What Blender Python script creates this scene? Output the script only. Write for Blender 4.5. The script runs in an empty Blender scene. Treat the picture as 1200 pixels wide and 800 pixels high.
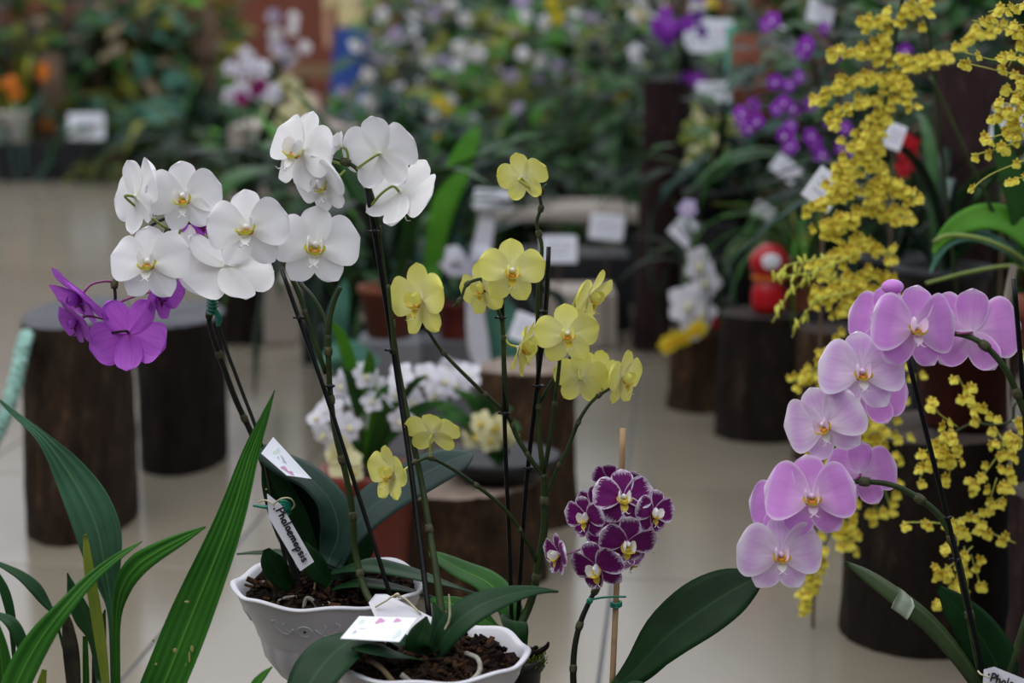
import bpy, math, random
from mathutils import Vector, Matrix, noise

C = bpy.context.scene.collection
scene = bpy.context.scene
random.seed(11)

# ---------------------------------------------------------------- camera
FPX = 2333.333
CAM_H = 1.10
PITCH = math.atan(380.0 / FPX)
cam_data = bpy.data.cameras.new('camera')
cam_data.lens = 70.0
cam_data.sensor_width = 36.0
cam_data.sensor_fit = 'HORIZONTAL'
cam_data.clip_start = 0.05
cam_data.clip_end = 200.0
cam_data.dof.use_dof = True
cam_data.dof.focus_distance = 2.345
cam_data.dof.aperture_fstop = 3.5
cam_data.dof.aperture_blades = 0
cam = bpy.data.objects.new('camera', cam_data)
C.objects.link(cam)
cam.location = (0.0, 0.0, CAM_H)
cam.rotation_euler = (math.pi / 2 - PITCH, 0.0, 0.0)
scene.camera = cam

# ---------------------------------------------------------------- light and exposure
world = bpy.data.worlds.new('overcast_sky')
scene.world = world
world.use_nodes = True
wnt = world.node_tree
wbg = wnt.nodes['Background']
wbg.inputs['Color'].default_value = (0.86, 0.91, 1.0, 1.0)
wbg.inputs['Strength'].default_value = 0.95
def area_light(name, loc, target, sx, sy, power, color=(1, 1, 1)):
    ld = bpy.data.lights.new(name, 'AREA')
    ld.shape = 'RECTANGLE'
    ld.size = sx
    ld.size_y = sy
    ld.energy = power
    ld.color = color
    lo = bpy.data.objects.new(name, ld)
    C.objects.link(lo)
    lo.location = loc
    d = Vector(target) - Vector(loc)
    lo.rotation_euler = d.to_track_quat('-Z', 'Y').to_euler()
    return lo
area_light('skylight', (-1.6, 1.9, 3.9), (-0.1, 2.5, 0.6), 2.2, 3.0, 60.0, (1.0, 0.98, 0.95))
area_light('far_skylight', (0.0, 13.0, 6.5), (0.0, 13.0, 0.0), 14.0, 9.0, 190.0, (1.0, 0.98, 0.94))
scene.view_settings.view_transform = 'Standard'
scene.view_settings.look = 'None'
scene.view_settings.gamma = 1.0
scene.view_settings.use_curve_mapping = False
scene.view_settings.exposure = 0.34
try:
    scene.cycles.use_denoising = True
    scene.cycles.max_bounces = 8
    scene.cycles.transparent_max_bounces = 8
    scene.cycles.caustics_reflective = False
    scene.cycles.caustics_refractive = False
except Exception:
    pass

# ---------------------------------------------------------------- geometry helpers
AX_R = Vector((1, 0, 0))
AX_F = Vector((0, math.cos(PITCH), -math.sin(PITCH)))
AX_U = Vector((0, math.sin(PITCH), math.cos(PITCH)))
EYE = Vector((0, 0, CAM_H))
def at(px, py, Y):
    """World point at depth Y that the photograph shows at (px, py)."""
    d = AX_F * FPX + AX_R * (px - 600.0) + AX_U * (400.0 - py)
    return EYE + d * (Y / d.y)
def floor_y(py):
    d = AX_F * FPX + AX_U * (400.0 - py)
    return CAM_H / (-d.z) * d.y
def m_per_px(Y):
    return Y / FPX

def catmull(pts, n):
    """n+1 samples through tuples/Vectors of any dimension."""
    pts = [tuple(p) for p in pts]
    if len(pts) == 2:
        return [tuple(a + (b - a) * i / n for a, b in zip(*pts)) for i in range(n + 1)]
    out = []
    k = len(pts) - 1
    for i in range(n + 1):
        t = k * i / n
        j = min(int(t), k - 1)
        f = t - j
        p1, p2 = pts[j], pts[j + 1]
        p0 = pts[j - 1] if j > 0 else tuple(2 * a - b for a, b in zip(p1, p2))
        p3 = pts[j + 2] if j + 2 <= k else tuple(2 * b - a for a, b in zip(p1, p2))
        out.append(tuple(0.5 * (2 * b + (c - a) * f + (2 * a - 5 * b + 4 * c - d) * f * f + (3 * b - a - 3 * c + d) * f ** 3)
                         for a, b, c, d in zip(p0, p1, p2, p3)))
    return out

class MB:
    """Collects faces of one mesh."""
    def __init__(self):
        self.v, self.f, self.uv, self.mi = [], [], [], []
    def grid(self, rows, uvs, mi=0, close=False):
        base = len(self.v)
        nr, nc = len(rows), len(rows[0])
        for r, ur in zip(rows, uvs):
            self.v.extend(tuple(p) for p in r)
            self.uv.extend(ur)
        for i in range(nr - 1):
            for j in range(nc if close else nc - 1):
                j2 = (j + 1) % nc
                self.f.append((base + i * nc + j, base + i * nc + j2, base + (i + 1) * nc + j2, base + (i + 1) * nc + j))
                self.mi.append(mi)
        return base
    def tube(self, pts, radii, seg=8, mi=0, samples=None, cap=True):
        if samples is None:
            samples = max(2, (len(pts) - 1) * 5) if len(pts) > 2 else 2
        if not isinstance(radii, (list, tuple)):
            radii = [radii] * len(pts)
        full = catmull([tuple(p) + (r,) for p, r in zip(pts, radii)], samples)
        P = [Vector(q[:3]) for q in full]
        Rr = [max(q[3], 1e-5) for q in full]
        t0 = (P[1] - P[0]).normalized()
        ref = Vector((0, 0, 1)) if abs(t0.z) < 0.9 else Vector((1, 0, 0))
        nrm = t0.cross(ref).normalized()
        rows, uvs = [], []
        for i, p in enumerate(P):
            t = (P[min(i + 1, len(P) - 1)] - P[max(i - 1, 0)])
            t = t.normalized() if t.length > 1e-9 else t0
            nrm = (nrm - t * nrm.dot(t))
            nrm = nrm.normalized() if nrm.length > 1e-6 else t.orthogonal().normalized()
            b = t.cross(nrm)
            rows.append([p + (nrm * math.cos(2 * math.pi * k / seg) + b * math.sin(2 * math.pi * k / seg)) * Rr[i] for k in range(seg)])
            uvs.append([(i / (len(P) - 1), k / seg) for k in range(seg)])
        base = self.grid(rows, uvs, mi, close=True)
        if cap:
            self.f.append(tuple(base + k for k in reversed(range(seg)))); self.mi.append(mi)
            e = base + (len(P) - 1) * seg
            self.f.append(tuple(e + k for k in range(seg))); self.mi.append(mi)
    def lathe(self, prof, seg=32, mi=0, fn=None, centre=(0, 0, 0), cap0=False, cap1=False):
        rows, uvs = [], []
        n = len(prof)
        for i, (r, z) in enumerate(prof):
            row = []
            for k in range(seg):
                a = 2 * math.pi * k / seg
                rr, zz = (r, z) if fn is None else fn(r, z, a, i)
                row.append((centre[0] + rr * math.cos(a), centre[1] + rr * math.sin(a), centre[2] + zz))
            rows.append(row)
            uvs.append([(k / seg, i / max(n - 1, 1)) for k in range(seg)])
        base = self.grid(rows, uvs, mi, close=True)
        if cap0:
            self.f.append(tuple(base + k for k in reversed(range(seg)))); self.mi.append(mi)
        if cap1:
            e = base + (n - 1) * seg
            self.f.append(tuple(e + k for k in range(seg))); self.mi.append(mi)
    def ball(self, c, r, mi=0, seg=10, rings=6, sc=(1, 1, 1)):
        c = Vector(c)
        rows, uvs = [], []
        for i in range(rings + 1):
            th = math.pi * (0.02 + 0.96 * i / rings)
            rows.append([c + Vector((r * sc[0] * math.sin(th) * math.cos(2 * math.pi * k / seg),
                                     r * sc[1] * math.sin(th) * math.sin(2 * math.pi * k / seg),
                                     -r * sc[2] * math.cos(th))) for k in range(seg)])
            uvs.append([(k / seg, i / rings) for k in range(seg)])
        base = self.grid(rows, uvs, mi, close=True)
        self.f.append(tuple(base + k for k in reversed(range(seg)))); self.mi.append(mi)
        e = base + rings * seg
        self.f.append(tuple(e + k for k in range(seg))); self.mi.append(mi)
    def box(self, lo, hi, mi=0, ch=0.0, M=None):
        x0, y0, z0 = lo; x1, y1, z1 = hi
        def ring(z, e):
            return [(x0 + e, y0 + e, z), (x1 - e, y0 + e, z), (x1 - e, y1 - e, z), (x0 + e, y1 - e, z)]
        zs = [ring(z0, ch), ring(z0 + ch, 0), ring(z1 - ch, 0), ring(z1, ch)] if ch > 0 else [ring(z0, 0), ring(z1, 0)]
        if M is not None:
            zs = [[M @ Vector(p) for p in r] for r in zs]
        base = self.grid(zs, [[(0, 0), (1, 0), (1, 1), (0, 1)] for _ in zs], mi, close=True)
        self.f.append((base + 3, base + 2, base + 1, base)); self.mi.append(mi)
        e = base + (len(zs) - 1) * 4
        self.f.append((e, e + 1, e + 2, e + 3)); self.mi.append(mi)
    def mesh(self, name, mats, smooth=True, origin=None):
        me = bpy.data.meshes.new(name)
        vs = self.v
        if origin is not None:
            ox, oy, oz = origin
            vs = [(a - ox, b - oy, c - oz) for a, b, c in vs]
        me.from_pydata(vs, [], self.f)
        uvl = me.uv_layers.new(name='UVMap')
        buf = []
        for f in self.f:
            for i in f:
                buf.extend(self.uv[i])
        uvl.data.foreach_set('uv', buf)
        for m in (mats if isinstance(mats, (list, tuple)) else [mats]):
            me.materials.append(m)
        me.polygons.foreach_set('material_index', self.mi)
        me.polygons.foreach_set('use_smooth', [smooth] * len(self.f))
        me.update()
        return me

W = {}
def node(name, data, parent=None, M=None):
    """Links an object; M is its world matrix (its parent's place by default)."""
    o = bpy.data.objects.new(name, data)
    C.objects.link(o)
    if parent is not None:
        o.parent = parent
        pw = W[parent]
        if M is None:
            M = pw.copy()
        o.matrix_basis = pw.inverted() @ M
    else:
        M = M if M is not None else Matrix.Identity(4)
        o.matrix_basis = M
    W[o] = M
    return o
def tag(o, label, cat, group=None, kind=None):
    if label: o['label'] = label
    if cat: o['category'] = cat
    if group: o['group'] = group
    if kind: o['kind'] = kind
    return o
def thing(name, loc, label, cat, group=None):
    return tag(node(name, None, None, Matrix.Translation(Vector(loc))), label, cat, group)
def part(name, mb, mats, parent, smooth=True, kind=None, label=None):
    """A part whose vertices were collected in world coordinates."""
    org = W[parent].translation
    o = node(name, mb.mesh(name, mats, smooth, origin=org), parent, Matrix.Translation(org))
    if kind: o['kind'] = kind
    if label: o['label'] = label
    return o
def solo(name, mb, mats, label, cat, loc, group=None, smooth=True, kind=None):
    o = node(name, mb.mesh(name, mats, smooth, origin=loc), None, Matrix.Translation(Vector(loc)))
    return tag(o, label, cat, group, kind)
def structure(name, mb, mats, smooth=False):
    o = node(name, mb.mesh(name, mats, smooth))
    o['kind'] = 'structure'
    return o

# ---------------------------------------------------------------- materials
def lin(h):
    h = h.lstrip('#')
    out = []
    for i in (0, 2, 4):
        c = int(h[i:i + 2], 16) / 255.0
        out.append(c / 12.92 if c <= 0.04045 else ((c + 0.055) / 1.055) ** 2.4)
    return (*out, 1.0)
class NT:
    def __init__(self, name):
        self.m = bpy.data.materials.new(name)
        self.m.use_nodes = True
        self.t = self.m.node_tree
        self.b = self.t.nodes['Principled BSDF']
        self.out = self.t.nodes['Material Output']
    def n(self, typ, **kw):
        x = self.t.nodes.new(typ)
        for k, v in kw.items():
            if k in x.inputs: x.inputs[k].default_value = v
            else: setattr(x, k, v)
        return x
    def link(self, a, b):
        self.t.links.new(a, b)
    def ramp(self, fac, stops):
        r = self.t.nodes.new('ShaderNodeValToRGB')
        e = r.color_ramp.elements
        while len(e) < len(stops): e.new(0.5)
        for el, (p, col) in zip(e, stops):
            el.position = p
            el.color = lin(col) if isinstance(col, str) else col
        self.link(fac, r.inputs['Fac'])
        return r.outputs['Color']
    def noise(self, scale=5.0, detail=3.0, coord='Object', rough=0.55, stretch=None):
        tc = self.n('ShaderNodeTexCoord')
        src = tc.outputs[coord]
        if stretch:
            mp = self.n('ShaderNodeMapping'); mp.inputs['Scale'].default_value = stretch
            self.link(src, mp.inputs['Vector']); src = mp.outputs['Vector']
        x = self.n('ShaderNodeTexNoise')
        x.inputs['Scale'].default_value = scale; x.inputs['Detail'].default_value = detail; x.inputs['Roughness'].default_value = rough
        self.link(src, x.inputs['Vector'])
        return x.outputs['Fac']
    def math(self, op, a, b=0.0, clamp=False):
        x = self.n('ShaderNodeMath', operation=op, use_clamp=clamp)
        for i, q in enumerate((a, b)):
            if isinstance(q, (int, float)): x.inputs[i].default_value = q
            else: self.link(q, x.inputs[i])
        return x.outputs[0]
    def mix(self, fac, a, b, mode='MIX'):
        x = self.n('ShaderNodeMix', data_type='RGBA', blend_type=mode)
        for s, q in ((x.inputs[0], fac), (x.inputs[6], a), (x.inputs[7], b)):
            if isinstance(q, str): s.default_value = lin(q)
            elif isinstance(q, (int, float)): s.default_value = q
            elif isinstance(q, tuple): s.default_value = q
            else: self.link(q, s)
        return x.outputs[2]
    def base(self, src):
        if isinstance(src, str): self.b.inputs['Base Color'].default_value = lin(src)
        else: self.link(src, self.b.inputs['Base Color'])
        self.col = src
        return self
    def set(self, rough=0.5, spec=0.5, coat=0.0):
        self.b.inputs['Roughness'].default_value = rough
        self.b.inputs['Specular IOR Level'].default_value = spec
        self.b.inputs['Coat Weight'].default_value = coat
        return self
    def bump(self, h, strength=0.3, dist=0.002):
        x = self.n('ShaderNodeBump'); x.inputs['Strength'].default_value = strength; x.inputs['Distance'].default_value = dist
        self.link(h, x.inputs['Height']); self.link(x.outputs['Normal'], self.b.inputs['Normal'])
        return self
    def translucent(self, fac, tint=None):
        t = self.n('ShaderNodeBsdfTranslucent')
        col = tint or self.col
        if isinstance(col, str): t.inputs['Color'].default_value = lin(col)
        else: self.link(col, t.inputs['Color'])
        mx = self.n('ShaderNodeMixShader'); mx.inputs[0].default_value = fac
        self.link(self.b.outputs[0], mx.inputs[1]); self.link(t.outputs[0], mx.inputs[2])
        self.link(mx.outputs[0], self.out.inputs['Surface'])
        return self
    def uv(self):
        tc = self.n('ShaderNodeTexCoord'); s = self.n('ShaderNodeSeparateXYZ')
        self.link(tc.outputs['UV'], s.inputs[0])
        return s.outputs[0], s.outputs[1]

def plain(name, col, rough=0.5, spec=0.5, var=0.0, scale=30.0, trans=0.0):
    t = NT(name)
    if var > 0:
        f = t.noise(scale, 3.0)
        dark = tuple(c * (1 - var) for c in lin(col)[:3]) + (1.0,)
        lite = tuple(min(1, c * (1 + var)) for c in lin(col)[:3]) + (1.0,)
        t.base(t.ramp(f, [(0.3, dark), (0.7, lite)]))
    else:
        t.base(col)
    t.set(rough, spec)
    if trans > 0: t.translucent(trans)
    return t.m

def petal_mat(name, stops, edge=None, edge_lo=0.8, edge_hi=1.0, vein=None, vein_amt=0.0, trans=0.3, speckle=0.0):
    """Colour along the petal (u), another towards its margin, fine veins."""
    t = NT(name)
    u, v = t.uv()
    col = t.ramp(u, stops)
    av = t.math('ABSOLUTE', t.math('SUBTRACT', t.math('MULTIPLY', v, 2.0), 1.0))
    if vein:
        w = t.n('ShaderNodeTexNoise'); w.inputs['Scale'].default_value = 1.0; w.inputs['Detail'].default_value = 2.0
        cv = t.n('ShaderNodeCombineXYZ')
        t.link(t.math('MULTIPLY', u, 1.6), cv.inputs[0]); t.link(t.math('MULTIPLY', v, 15.0), cv.inputs[1])
        t.link(cv.outputs[0], w.inputs['Vector'])
        s = t.math('MULTIPLY', t.math('SUBTRACT', w.outputs['Fac'], 0.45), 6.0, True)
        col = t.mix(t.math('MULTIPLY', s, vein_amt), col, vein)
    if edge:
        e = t.math('MAXIMUM', av, t.math('MULTIPLY', u, 1.0))
        nz = t.n('ShaderNodeTexNoise'); nz.inputs['Scale'].default_value = 1.0; nz.inputs['Detail'].default_value = 3.0
        cv = t.n('ShaderNodeCombineXYZ')
        t.link(t.math('MULTIPLY', u, 9.0), cv.inputs[0]); t.link(t.math('MULTIPLY', v, 20.0), cv.inputs[1])
        t.link(cv.outputs[0], nz.inputs['Vector'])
        e = t.math('ADD', e, t.math('MULTIPLY', t.math('SUBTRACT', nz.outputs['Fac'], 0.5), speckle))
        f = t.math('DIVIDE', t.math('SUBTRACT', e, edge_lo), max(edge_hi - edge_lo, 1e-3), True)
        col = t.mix(f, col, edge)
    t.base(col).set(0.5, 0.25)
    t.translucent(trans)
    return t.m

def leaf_mat(name, a, b, rough=0.4, stripes=0.0, mid=None, trans=0.15, spec=0.45):
    t = NT(name)
    u, v = t.uv()
    f = t.noise(9.0, 3.0)
    col = t.ramp(f, [(0.3, a), (0.72, b)])
    if stripes:
        nz = t.n('ShaderNodeTexNoise'); nz.inputs['Scale'].default_value = 1.0; nz.inputs['Detail'].default_value = 2.0
        cv = t.n('ShaderNodeCombineXYZ')
        t.link(t.math('MULTIPLY', u, 1.2), cv.inputs[0]); t.link(t.math('MULTIPLY', v, 22.0), cv.inputs[1])
        t.link(cv.outputs[0], nz.inputs['Vector'])
        col = t.mix(t.math('MULTIPLY', t.math('SUBTRACT', nz.outputs['Fac'], 0.48), stripes * 8, True), col, b)
    if mid:
        av = t.math('ABSOLUTE', t.math('SUBTRACT', t.math('MULTIPLY', v, 2.0), 1.0))
        col = t.mix(t.math('SUBTRACT', 1.0, t.math('MULTIPLY', av, 14.0), True), col, mid)
    t.base(col).set(rough, spec)
    if trans: t.translucent(trans, None)
    return t.m

M = {}
M['white_petal'] = petal_mat('white_petal', [(0, '#eef0d8'), (0.16, '#f3f2f1'), (1, '#f4f2f5')], trans=0.28)
M['yellow_petal'] = petal_mat('yellow_petal', [(0, '#f5f3e2'), (0.2, '#f0edae'), (0.6, '#eeea88'), (1, '#ebe670')], vein='#e2de7c', vein_amt=0.2, trans=0.3)
M['lavender_petal'] = petal_mat('lavender_petal', [(0, '#f6e6f6'), (0.22, '#e9bfeb'), (0.55, '#dc94e2'), (0.85, '#dd9ce5'), (1, '#e9c6ef')], edge='#f3e2f6', edge_lo=0.86, edge_hi=1.02, vein='#c47adb', vein_amt=0.22, trans=0.28)
M['pale_lavender_petal'] = petal_mat('pale_lavender_petal', [(0, '#f9f0f9'), (0.3, '#f2dff4'), (0.65, '#e5bdec'), (1, '#f0ddf5')], edge='#f7edf9', edge_lo=0.78, edge_hi=1.0, vein='#cc90de', vein_amt=0.28, trans=0.28)
M['magenta_petal'] = petal_mat('magenta_petal', [(0, '#c25bd0'), (0.3, '#b957d2'), (1, '#bf66d8')], vein='#9a35b5', vein_amt=0.35, trans=0.28)
M['splash_petal'] = petal_mat('splash_petal', [(0, '#a03a90'), (0.22, '#761a6c'), (1, '#6a1262')], edge='#eadcee', edge_lo=0.80, edge_hi=0.95, speckle=0.5, vein='#4b0d4c', vein_amt=0.3, trans=0.15)
M['oncidium_lip'] = petal_mat('oncidium_lip', [(0, '#d0ae20'), (0.16, '#ecdf45'), (1, '#f6ee70')], trans=0.42)
M['oncidium_tepal'] = petal_mat('oncidium_tepal', [(0, '#97681e'), (0.45, '#cbb03a'), (1, '#e3d556')], trans=0.25)
M['oncidium_bud'] = plain('oncidium_bud', '#d5d65a', 0.5, 0.3, trans=0.25)
M['lip_white'] = plain('lip_white', '#f2eff0', 0.4, 0.4, trans=0.2)
M['lip_lime'] = plain('lip_lime', '#d6d64a', 0.4, 0.4, trans=0.2)
M['lip_orange'] = plain('lip_orange', '#d08a28', 0.4, 0.4)
M['lip_yellow'] = plain('lip_yellow', '#e6d04e', 0.4, 0.4, trans=0.2)
M['lip_pink'] = plain('lip_pink', '#dba6e2', 0.4, 0.4, trans=0.2)
M['lip_magenta'] = plain('lip_magenta', '#7d1370', 0.4, 0.4)
M['column_lav'] = plain('column_lav', '#ead2ea', 0.5, 0.3, trans=0.2)
M['pedicel_green'] = plain('pedicel_green', '#7f9440', 0.45, 0.4, 0.15, 60)
M['pedicel_yellow'] = plain('pedicel_yellow', '#b6bb50', 0.45, 0.4, 0.15, 60)
M['pedicel_purple'] = plain('pedicel_purple', '#86406e', 0.45, 0.4, 0.15, 60)
M['stem_green'] = plain('stem_green', '#2b3a1a', 0.5, 0.25, 0.35, 45)
M['stem_olive'] = plain('stem_olive', '#2f3c1c', 0.5, 0.25, 0.3, 45)
M['stem_dark'] = plain('stem_dark', '#1a1c15', 0.5, 0.3, 0.35, 60)
M['node_scar'] = plain('node_scar', '#4a4a34', 0.7, 0.2, 0.5, 200)
M['black_plastic'] = plain('black_plastic', '#08090a', 0.35, 0.25)
M['bamboo'] = plain('bamboo', '#b0906a', 0.55, 0.3, 0.2, 40)
M['tie_green'] = plain('tie_green', '#0a7d62', 0.35, 0.5)
M['phal_leaf'] = leaf_mat('phal_leaf', '#14301a', '#214024', 0.5, mid='#31502f', trans=0.05, spec=0.16)
M['phal_leaf_blue'] = leaf_mat('phal_leaf_blue', '#22392f', '#2f4b3f', 0.48, mid='#46604f', trans=0.04, spec=0.2)
M['phal_leaf_slate'] = leaf_mat('phal_leaf_slate', '#1a2c27', '#26403a', 0.5, mid='#31493f', trans=0.03, spec=0.2)
M['phal_leaf_bright'] = leaf_mat('phal_leaf_bright', '#1e4a12', '#2f6a18', 0.5, mid='#4b8a2c', trans=0.12, spec=0.18)
M['phal_leaf_deep'] = leaf_mat('phal_leaf_deep', '#0b220d', '#163a16', 0.5, mid='#1d421c', trans=0.06, spec=0.12)
M['phal_leaf_olive'] = leaf_mat('phal_leaf_olive', '#2b391f', '#3f4f2b', 0.42, mid='#4c5c34', trans=0.06, spec=0.3)
M['pleated_leaf'] = leaf_mat('pleated_leaf', '#265c1a', '#3f7a28', 0.5, stripes=0.3, mid='#5f9a3a', trans=0.2, spec=0.18)
M['pleated_leaf_blue'] = leaf_mat('pleated_leaf_blue', '#2f5f3c', '#5b8d6c', 0.34, stripes=0.3, mid='#6c9a6a', trans=0.12, spec=0.5)
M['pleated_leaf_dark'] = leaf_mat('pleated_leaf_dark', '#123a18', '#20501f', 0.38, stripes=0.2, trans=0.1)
M['sheath_leaf'] = leaf_mat('sheath_leaf', '#6f8526', '#9aa33a', 0.45, stripes=0.2, trans=0.15)
M['dry_sheath'] = plain('dry_sheath', '#2f2c22', 0.8, 0.2, 0.5, 60)
M['leaf_damage'] = plain('leaf_damage', '#a9a06a', 0.8, 0.2, 0.2, 200)
M['white_plastic'] = plain('white_plastic', '#d0ced4', 0.38, 0.5, 0.03, 8)
M['tag_white'] = plain('tag_white', '#d5d3da', 0.5, 0.4, 0.03, 20)
M['card_white'] = plain('card_white', '#e9ebf4', 0.45, 0.4, 0.02, 20)
M['ink'] = plain('ink', '#17151a', 0.6, 0.3)
M['print_pink'] = plain('print_pink', '#c98fb6', 0.5, 0.3)
M['print_grey'] = plain('print_grey', '#b3b4c6', 0.5, 0.3)
M['print_green'] = plain('print_green', '#d0dcd6', 0.5, 0.3)
M['twine'] = plain('twine', '#c9c19d', 0.8, 0.2, 0.2, 200)
M['bark'] = plain('bark', '#1c130f', 0.95, 0.1, 0.6, 70)
M['bark_chip'] = plain('bark_chip', '#22170f', 0.95, 0.1, 0.5, 60)
M['bark_light'] = plain('bark_light', '#3a2719', 0.95, 0.1, 0.4, 60)
M['root'] = plain('root', '#8d897c', 0.6, 0.3, 0.35, 90)
M['root_brown'] = plain('root_brown', '#6a5b40', 0.7, 0.3, 0.35, 90)
M['nursery_black'] = plain('nursery_black', '#1c1a18', 0.5, 0.4)
M['clear_plastic'] = plain('clear_plastic', '#9aa39c', 0.2, 0.5, trans=0.5)
M['terracotta'] = plain('terracotta', '#7a4533', 0.8, 0.25, 0.25, 14)
M['terracotta_dark'] = plain('terracotta_dark', '#4c211b', 0.7, 0.25, 0.25, 14)
M['red_plastic'] = plain('red_plastic', '#7a2a1e', 0.45, 0.45, 0.1, 10)
M['red_gloss'] = plain('red_gloss', '#b30f1c', 0.3, 0.5, 0.08, 10)
M['moss'] = plain('moss', '#5f7a1d', 0.9, 0.1, 0.4, 120)
M['tape'] = plain('tape', '#8d9682', 0.25, 0.5)

def wood_mat(name, a, b, c, sc=9.0):
    t = NT(name)
    f = t.noise(sc * 2.2, 8.0, stretch=(1, 1, 0.35), rough=0.72)
    f2 = t.noise(sc * 0.9, 5.0)
    col = t.mix(t.math('MULTIPLY', f2, 0.6), t.ramp(f, [(0.32, a), (0.55, b), (0.74, c)]), a)
    t.base(col).set(0.9, 0.15).bump(f, 1.0, 0.02)
    return t.m
M['bark_side'] = wood_mat('bark_side', '#1d1611', '#46362a', '#8c7052')
M['bark_dark'] = wood_mat('bark_dark', '#140f0c', '#2a211b', '#56463a')
M['bark_brown'] = wood_mat('bark_brown', '#221912', '#4d3929', '#8e6b48')
M['bark_red'] = wood_mat('bark_red', '#1c1211', '#352323', '#5c4442')
def cut_mat(name, a, b):
    t = NT(name)
    tc = t.n('ShaderNodeTexCoord')
    w = t.n('ShaderNodeTexWave', wave_type='RINGS', rings_direction='Z')
    w.inputs['Scale'].default_value = 16.0; w.inputs['Distortion'].default_value = 3.0; w.inputs['Detail'].default_value = 3.0
    t.link(tc.outputs['Object'], w.inputs['Vector'])
    n = t.noise(14.0, 4.0)
    t.base(t.mix(t.math('MULTIPLY', w.outputs['Fac'], 0.5), t.ramp(n, [(0.3, a), (0.7, b)]), a)).set(0.75, 0.25)
    return t.m
M['cut_pale'] = cut_mat('cut_pale', '#6b5c50', '#9a8a7c')
M['cut_grey'] = cut_mat('cut_grey', '#45454b', '#66666c')
M['cut_dark'] = cut_mat('cut_dark', '#2a2320', '#463a33')

def leafblade(mb, pts, hint, fold=0.15, thick=0.0012, nu=22, nv=8, pleat=0.0, npleat=0, mi=0, droop=0.0, wave=0.0, seed=0, shape=None):
    """A leaf: pts = (Vector, half width); hint = the direction its upper face looks to (one Vector or one per point)."""
    hints = hint if isinstance(hint, list) else [hint] * len(pts)
    rows_t, rows_b, uvs = [], [], []
    full = catmull([tuple(p) + (w,) + tuple(h) for (p, w), h in zip(pts, hints)], nu)
    P = [Vector(q[:3]) for q in full]
    for i, q in enumerate(full):
        u = i / nu
        T = (P[min(i + 1, nu)] - P[max(i - 1, 0)]).normalized()
        N = Vector(q[4:7])
        S = T.cross(N)
        S = S.normalized() if S.length > 1e-6 else T.orthogonal().normalized()
        Nn = S.cross(T).normalized()
        w = max(q[3], 0.0002)
        rt, rb, ur = [], [], []
        for j in range(nv + 1):
            v = -1 + 2 * j / nv
            off = w * fold * abs(v) - w * droop * v * v
            if npleat:
                off += pleat * math.cos(math.pi * npleat * v) * min(1, w / 0.012)
            if wave:
                off += wave * w * math.sin(9 * u + 3 * v + seed) * abs(v)
            p = P[i] + S * (w * v) + Nn * off
            th = thick * (1 - 0.75 * abs(v) ** 3)
            rt.append(p + Nn * th)
            rb.append(p - Nn * th)
            ur.append((u, 0.5 + 0.5 * v))
        rows_t.append(rt + list(reversed(rb)))
        uvs.append(ur + list(reversed(ur)))
    base = mb.grid(rows_t, uvs, mi, close=True)
    n = len(rows_t[0])
    mb.f.append(tuple(base + k for k in range(n))); mb.mi.append(mi)
    e = base + nu * n
    mb.f.append(tuple(e + k for k in reversed(range(n)))); mb.mi.append(mi)

TOCAM = -AX_F
def pxleaf(parent, pts, mat, hint=None, name='leaf', label=None, **kw):
    """pts: (px, py, Y, half width in px)."""
    mb = MB()
    h = hint if hint is not None else (TOCAM * 0.8 + Vector((0, 0, 0.6))).normalized()
    leafblade(mb, [(at(a, b, Y), w * m_per_px(Y)) for a, b, Y, w in pts], h, **kw)
    return part(name, mb, M[mat] if isinstance(mat, str) else mat, parent, label=label)
def pxtube(parent, pts, r, mat, name='stem', seg=8, label=None, nodes=0):
    """pts: (px, py, Y); r in metres or a list."""
    mb = MB()
    P = [at(*p) for p in pts]
    mb.tube(P, r, seg)
    mats = [M[mat]]
    if nodes:
        full = catmull([tuple(p) for p in P], nodes * 4 + 2)
        r0 = r[0] if isinstance(r, (list, tuple)) else r
        for k in range(1, nodes + 1):
            c = Vector(full[k * 4])
            t = (Vector(full[k * 4 + 1]) - Vector(full[k * 4 - 1])).normalized()
            mb.tube([c - t * r0 * 1.2, c, c + t * r0 * 1.2], [r0 * 0.95, r0 * 1.14, r0 * 0.95], seg, 1, 4)
        mats.append(M['node_scar'])
    return part(name, mb, mats, parent, label=label)
# ---------------------------------------------------------------- setting
def floor_mat():
    t = NT('polished_floor_tile')
    oi = t.n('ShaderNodeObjectInfo')
    n1 = t.noise(1.3, 4.0, coord='Object')
    col = t.ramp(n1, [(0.25, '#7e7566'), (0.75, '#898070')])
    sh = t.math('ADD', 0.94, t.math('MULTIPLY', oi.outputs['Random'], 0.10))
    cmb = t.n('ShaderNodeCombineColor')
    for i in range(3): t.link(sh, cmb.inputs[i])
    t.base(t.mix(1.0, col, cmb.outputs[0], 'MULTIPLY')).set(0.18, 0.5)
    return t.m
M['floor_tile'] = floor_mat()
M['floor_bed'] = plain('floor_bed', '#5d5f66', 0.6, 0.3, 0.06, 3)
def brick_mat():
    t = NT('terracotta_brick')
    tc = t.n('ShaderNodeTexCoord')
    mp = t.n('ShaderNodeMapping'); mp.inputs['Rotation'].default_value = (math.pi / 2, 0, 0)
    t.link(tc.outputs['Object'], mp.inputs['Vector'])
    b = t.n('ShaderNodeTexBrick'); b.inputs['Scale'].default_value = 4.0
    b.inputs['Color1'].default_value = lin('#7d3e2c'); b.inputs['Color2'].default_value = lin('#6a3324'); b.inputs['Mortar'].default_value = lin('#7c6355')
    t.link(mp.outputs['Vector'], b.inputs['Vector'])
    t.base(b.outputs['Color']).set(0.9, 0.2)
    return t.m
M['brick_wall'] = brick_mat()

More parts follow.
